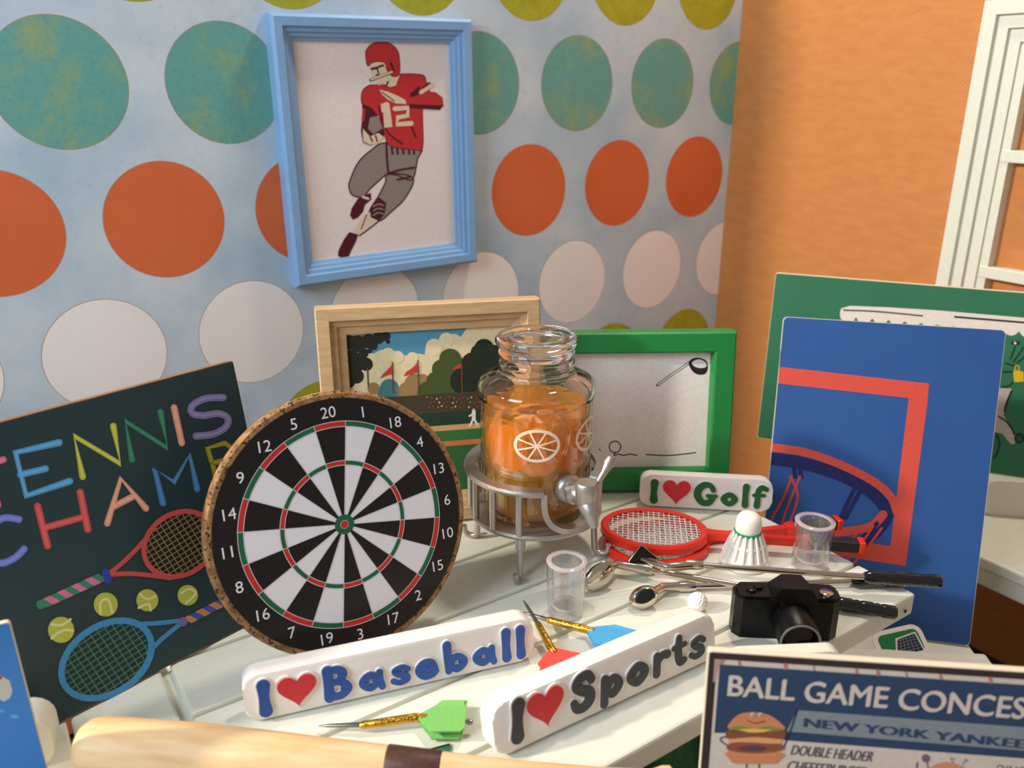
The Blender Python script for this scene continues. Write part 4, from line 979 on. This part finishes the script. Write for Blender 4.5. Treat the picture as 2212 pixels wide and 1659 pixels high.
# ------------------------------------------------------------------ toy camera
MCm = board_mat(Vector((.382, 1.210, 0)), 94) @ Matrix.Scale(.945, 4)
cm = thing('toy_camera', 'black plastic toy camera with round lens beside the golf clubs', 'camera', MCm)
bm = bmesh.new(); out = [(.012, 0), (.078, .0), (.084, .006), (.128, .006), (.134, 0), (.172, 0), (.188, -.014), (.190, -.040), (.176, -.054), (.014, -.054), (0, -.040), (0, -.014)]
def stand(bm, pts, y0, y1):
    lo = [bm.verts.new((p[0], y0, p[1])) for p in pts]; hi = [bm.verts.new((p[0], y1, p[1])) for p in pts]; n = len(pts)
    bm.faces.new(lo); bm.faces.new(hi[::-1])
    for i in range(n): bm.faces.new((lo[i], hi[i], hi[(i+1) % n], lo[(i+1) % n]))
stand(bm, out, 0, .080)
obj('body', bm, M_BLACK, cm)
stand_top = [(.010, -.004), (.066, -.004), (.070, -.050), (.012, -.050)]
bm = bmesh.new(); stand(bm, [(.006, -.012), (.016, -.004), (.064, -.004), (.064, -.050), (.016, -.050), (.006, -.040)], .0795, .086); obj('top_plate', bm, M_BLACK, cm)
bm = bmesh.new(); stand(bm, [(.138, -.004), (.176, -.004), (.184, -.014), (.184, -.040), (.176, -.050), (.138, -.050)], .0795, .087); obj('top_plate', bm, M_BLACK, cm)
bm = bmesh.new(); A = [(.058, .006), (.148, .006), (.148, -.052), (.058, -.052)]; B = [(.078, .002), (.130, .002), (.122, -.046), (.086, -.046)]
lo = [bm.verts.new((x, .079, z)) for x, z in A]; hi = [bm.verts.new((x, .108, z)) for x, z in B]
bm.faces.new(lo); bm.faces.new(hi[::-1])
for i in range(4): bm.faces.new((lo[i], hi[i], hi[(i+1) % 4], lo[(i+1) % 4]))
obj('prism_hump', bm, M_BLACK, cm)
ln = obj('lens', lathe(bmesh.new(), [(.036, .0), (.036, .062), (.0345, .064), (.0305, .064), (.029, .062), (.029, .040), (.001, .038)], 48), M_BLACK, cm, True)
ln.location = (.100, .0445, .004)
obj('lens_rim', lathe(bmesh.new(), [(.0352, .0636), (.0345, .0650), (.0315, .0650), (.0305, .0636)], 48, cap=False), mat('lens_grey', (104, 102, 100), .4), ln, True)
obj('lens_glass', lathe(bmesh.new(), [(.0288, .052), (.02, .0545), (.001, .0555)], 32), mat('lens_dark', (8, 10, 10), .08), ln, True)
for nm, x, z, r, h, m in (('shutter_button', .162, -.018, .012, .006, M_CHROME), ('dial', .030, -.022, .0085, .005, M_BLACK), ('dial', .044, -.032, .0085, .006, M_BLACK)):
    o = obj(nm, lathe(bmesh.new(), [(r, 0), (r, h*.8), (r*.85, h)], 20), m, cm, True); o.matrix_local = Matrix.Translation((x, .0865 if nm == 'shutter_button' else .0855, z)) @ Matrix.Rotation(-PI/2, 4, 'X')

# ------------------------------------------------------------------ darts
def dart(label, tip, b0, b1, end, col, wing, roll=0, flip=1):
    t = thing('dart', label, 'dart', Matrix.Translation(b0), 'paper-flighted darts'); inv = t.matrix_world.inverted()
    put = lambda o: setattr(o, 'matrix_local', inv) or o
    d = (end-tip).normalized(); L = (end-b1).length
    put(obj('point', tube(bmesh.new(), [tip, tip.lerp(b0, .25), b0, b0+d*.006], [.0008, .0026, .0040, .0036], 12), M_STEEL, t, True))
    put(obj('barrel', tube(bmesh.new(), [b0, b0+d*.004, b0.lerp(b1, .5), b1-d*.004, b1+d*.012], [.0040, .0056, .0062, .0066, .0050], 14), M_GOLD, t, True))
    put(obj('stem', tube(bmesh.new(), [b1+d*.008, end+d*.010], .0022, 8), M_STEEL, t, True))
    put(obj('tail_pin', tube(bmesh.new(), [end+d*.002, end+d*.008, end+d*.012], [.0038, .0046, .003], 10), M_STEEL, t, True))
    s = d.cross(Vector((0, 0, 1))).normalized(); up = s.cross(d)
    k = [(0, .003), (L*.34, wing), (L*.92, wing*1.02), (L, wing*.84), (L, -wing*.98), (L*.50, -wing), (0, -.003)]
    for j, (rr, sc_) in enumerate(((roll, 1), (roll-16, .94))):
        q_ = R(rr); sv = s*math.cos(q_) + up*math.sin(q_); nv_ = d.cross(sv)
        M = frame_mat(b1 + Vector((0, 0, .0015 - j*.006)), d, sv, nv_)
        bm = prism(bmesh.new(), [(x*sc_ + (1-sc_)*.01, y*flip*sc_) for x, y in k], -.0012, .0012)
        o = obj('flight', bm, mat('flight_%d' % col[0], col, .75, bump=.25, bscale=140), t); o.matrix_local = inv @ M
    return t
dart('dart with light green paper flight lying below the Baseball sign', at(688, 1568, .010), at(778, 1566, .013), at(902, 1550, .016), at(1004, 1560, .018), (120, 186, 96), .036, 6)
dart('dart with sky blue paper flight behind the Sports sign', at(1130, 1322, .008), at(1180, 1338, .010), at(1268, 1360, .014), at(1364, 1384, .017), (70, 158, 208), .030, 0)
dart('dart with red paper flight crossing over the blue dart', at(1131, 1297, .030), at(1160, 1345, .026), at(1192, 1402, .020), at(1240, 1452, .018), (220, 70, 60), .036, -4)

# ------------------------------------------------------------------ bat and the little green card under it
b0, b1 = at(206, 1612, .0422), at(905, 1659, .0335)
d = (b1-b0).normalized(); ez = Vector((0, 0, 1)); ey = ez.cross(d).normalized()
bt = thing('baseball_bat', 'pale wooden baseball bat with brown band lying along the bottom of the picture', 'bat', frame_mat(b0, d, ey, d.cross(ey)))
pr = [(-.024, .004), (-.0235, .016), (-.018, .027), (-.008, .034), (.004, .037), (.05, .0378), (.15, .0365), (.25, .0325), (.35, .0275), (.43, .0240), (.52, .0195), (.60, .0165), (.70, .0155), (.76, .0165), (.775, .022), (.785, .0225), (.79, .018)]
obj('barrel', tube(bmesh.new(), [(x, 0, 0) for x, _ in pr], [r*1.06 for _, r in pr], 36), M_BAT, bt, True)
obj('grip_band', tube(bmesh.new(), [(.406, 0, 0), (.408, 0, 0), (.478, 0, 0), (.480, 0, 0)], [.0268, .0276, .0239, .0230], 36), mat('brown_band', (74, 46, 34), .5, var=.3, vscale=120), bt, True)
A = at(876, 1634, 0)
gc = tag(obj('green_card', prism(bmesh.new(), [(0, 0), (.062, .022), (.066, -.02), (.01, -.045)], .0005, .003), mat('deep_green_card', (46, 104, 76), .6), None), 'small dark green card peeking out behind the brown bat band', 'card')
gc.location = A
rug = tag(obj('turf_mat', box(bmesh.new(), -.17, .20, -.14, .20, 0, .008, bev=.003), mat('turf_green', (26, 74, 40), .9, bump=.8, bscale=300, var=.3, vscale=90), None), 'dark green turf mat on the floor under the table edge', 'mat')
p_ = at(1475, 1650, FZ); rug.matrix_world = Matrix.Translation((p_.x, p_.y, FZ + .0005)) @ Matrix.Rotation(ROTU, 4, 'Z')
obj('border', prism(bmesh.new(), [(.003, .0), (.062, .022), (.062, .019), (.004, -.004)], .003, .0034), M_DARK, gc)
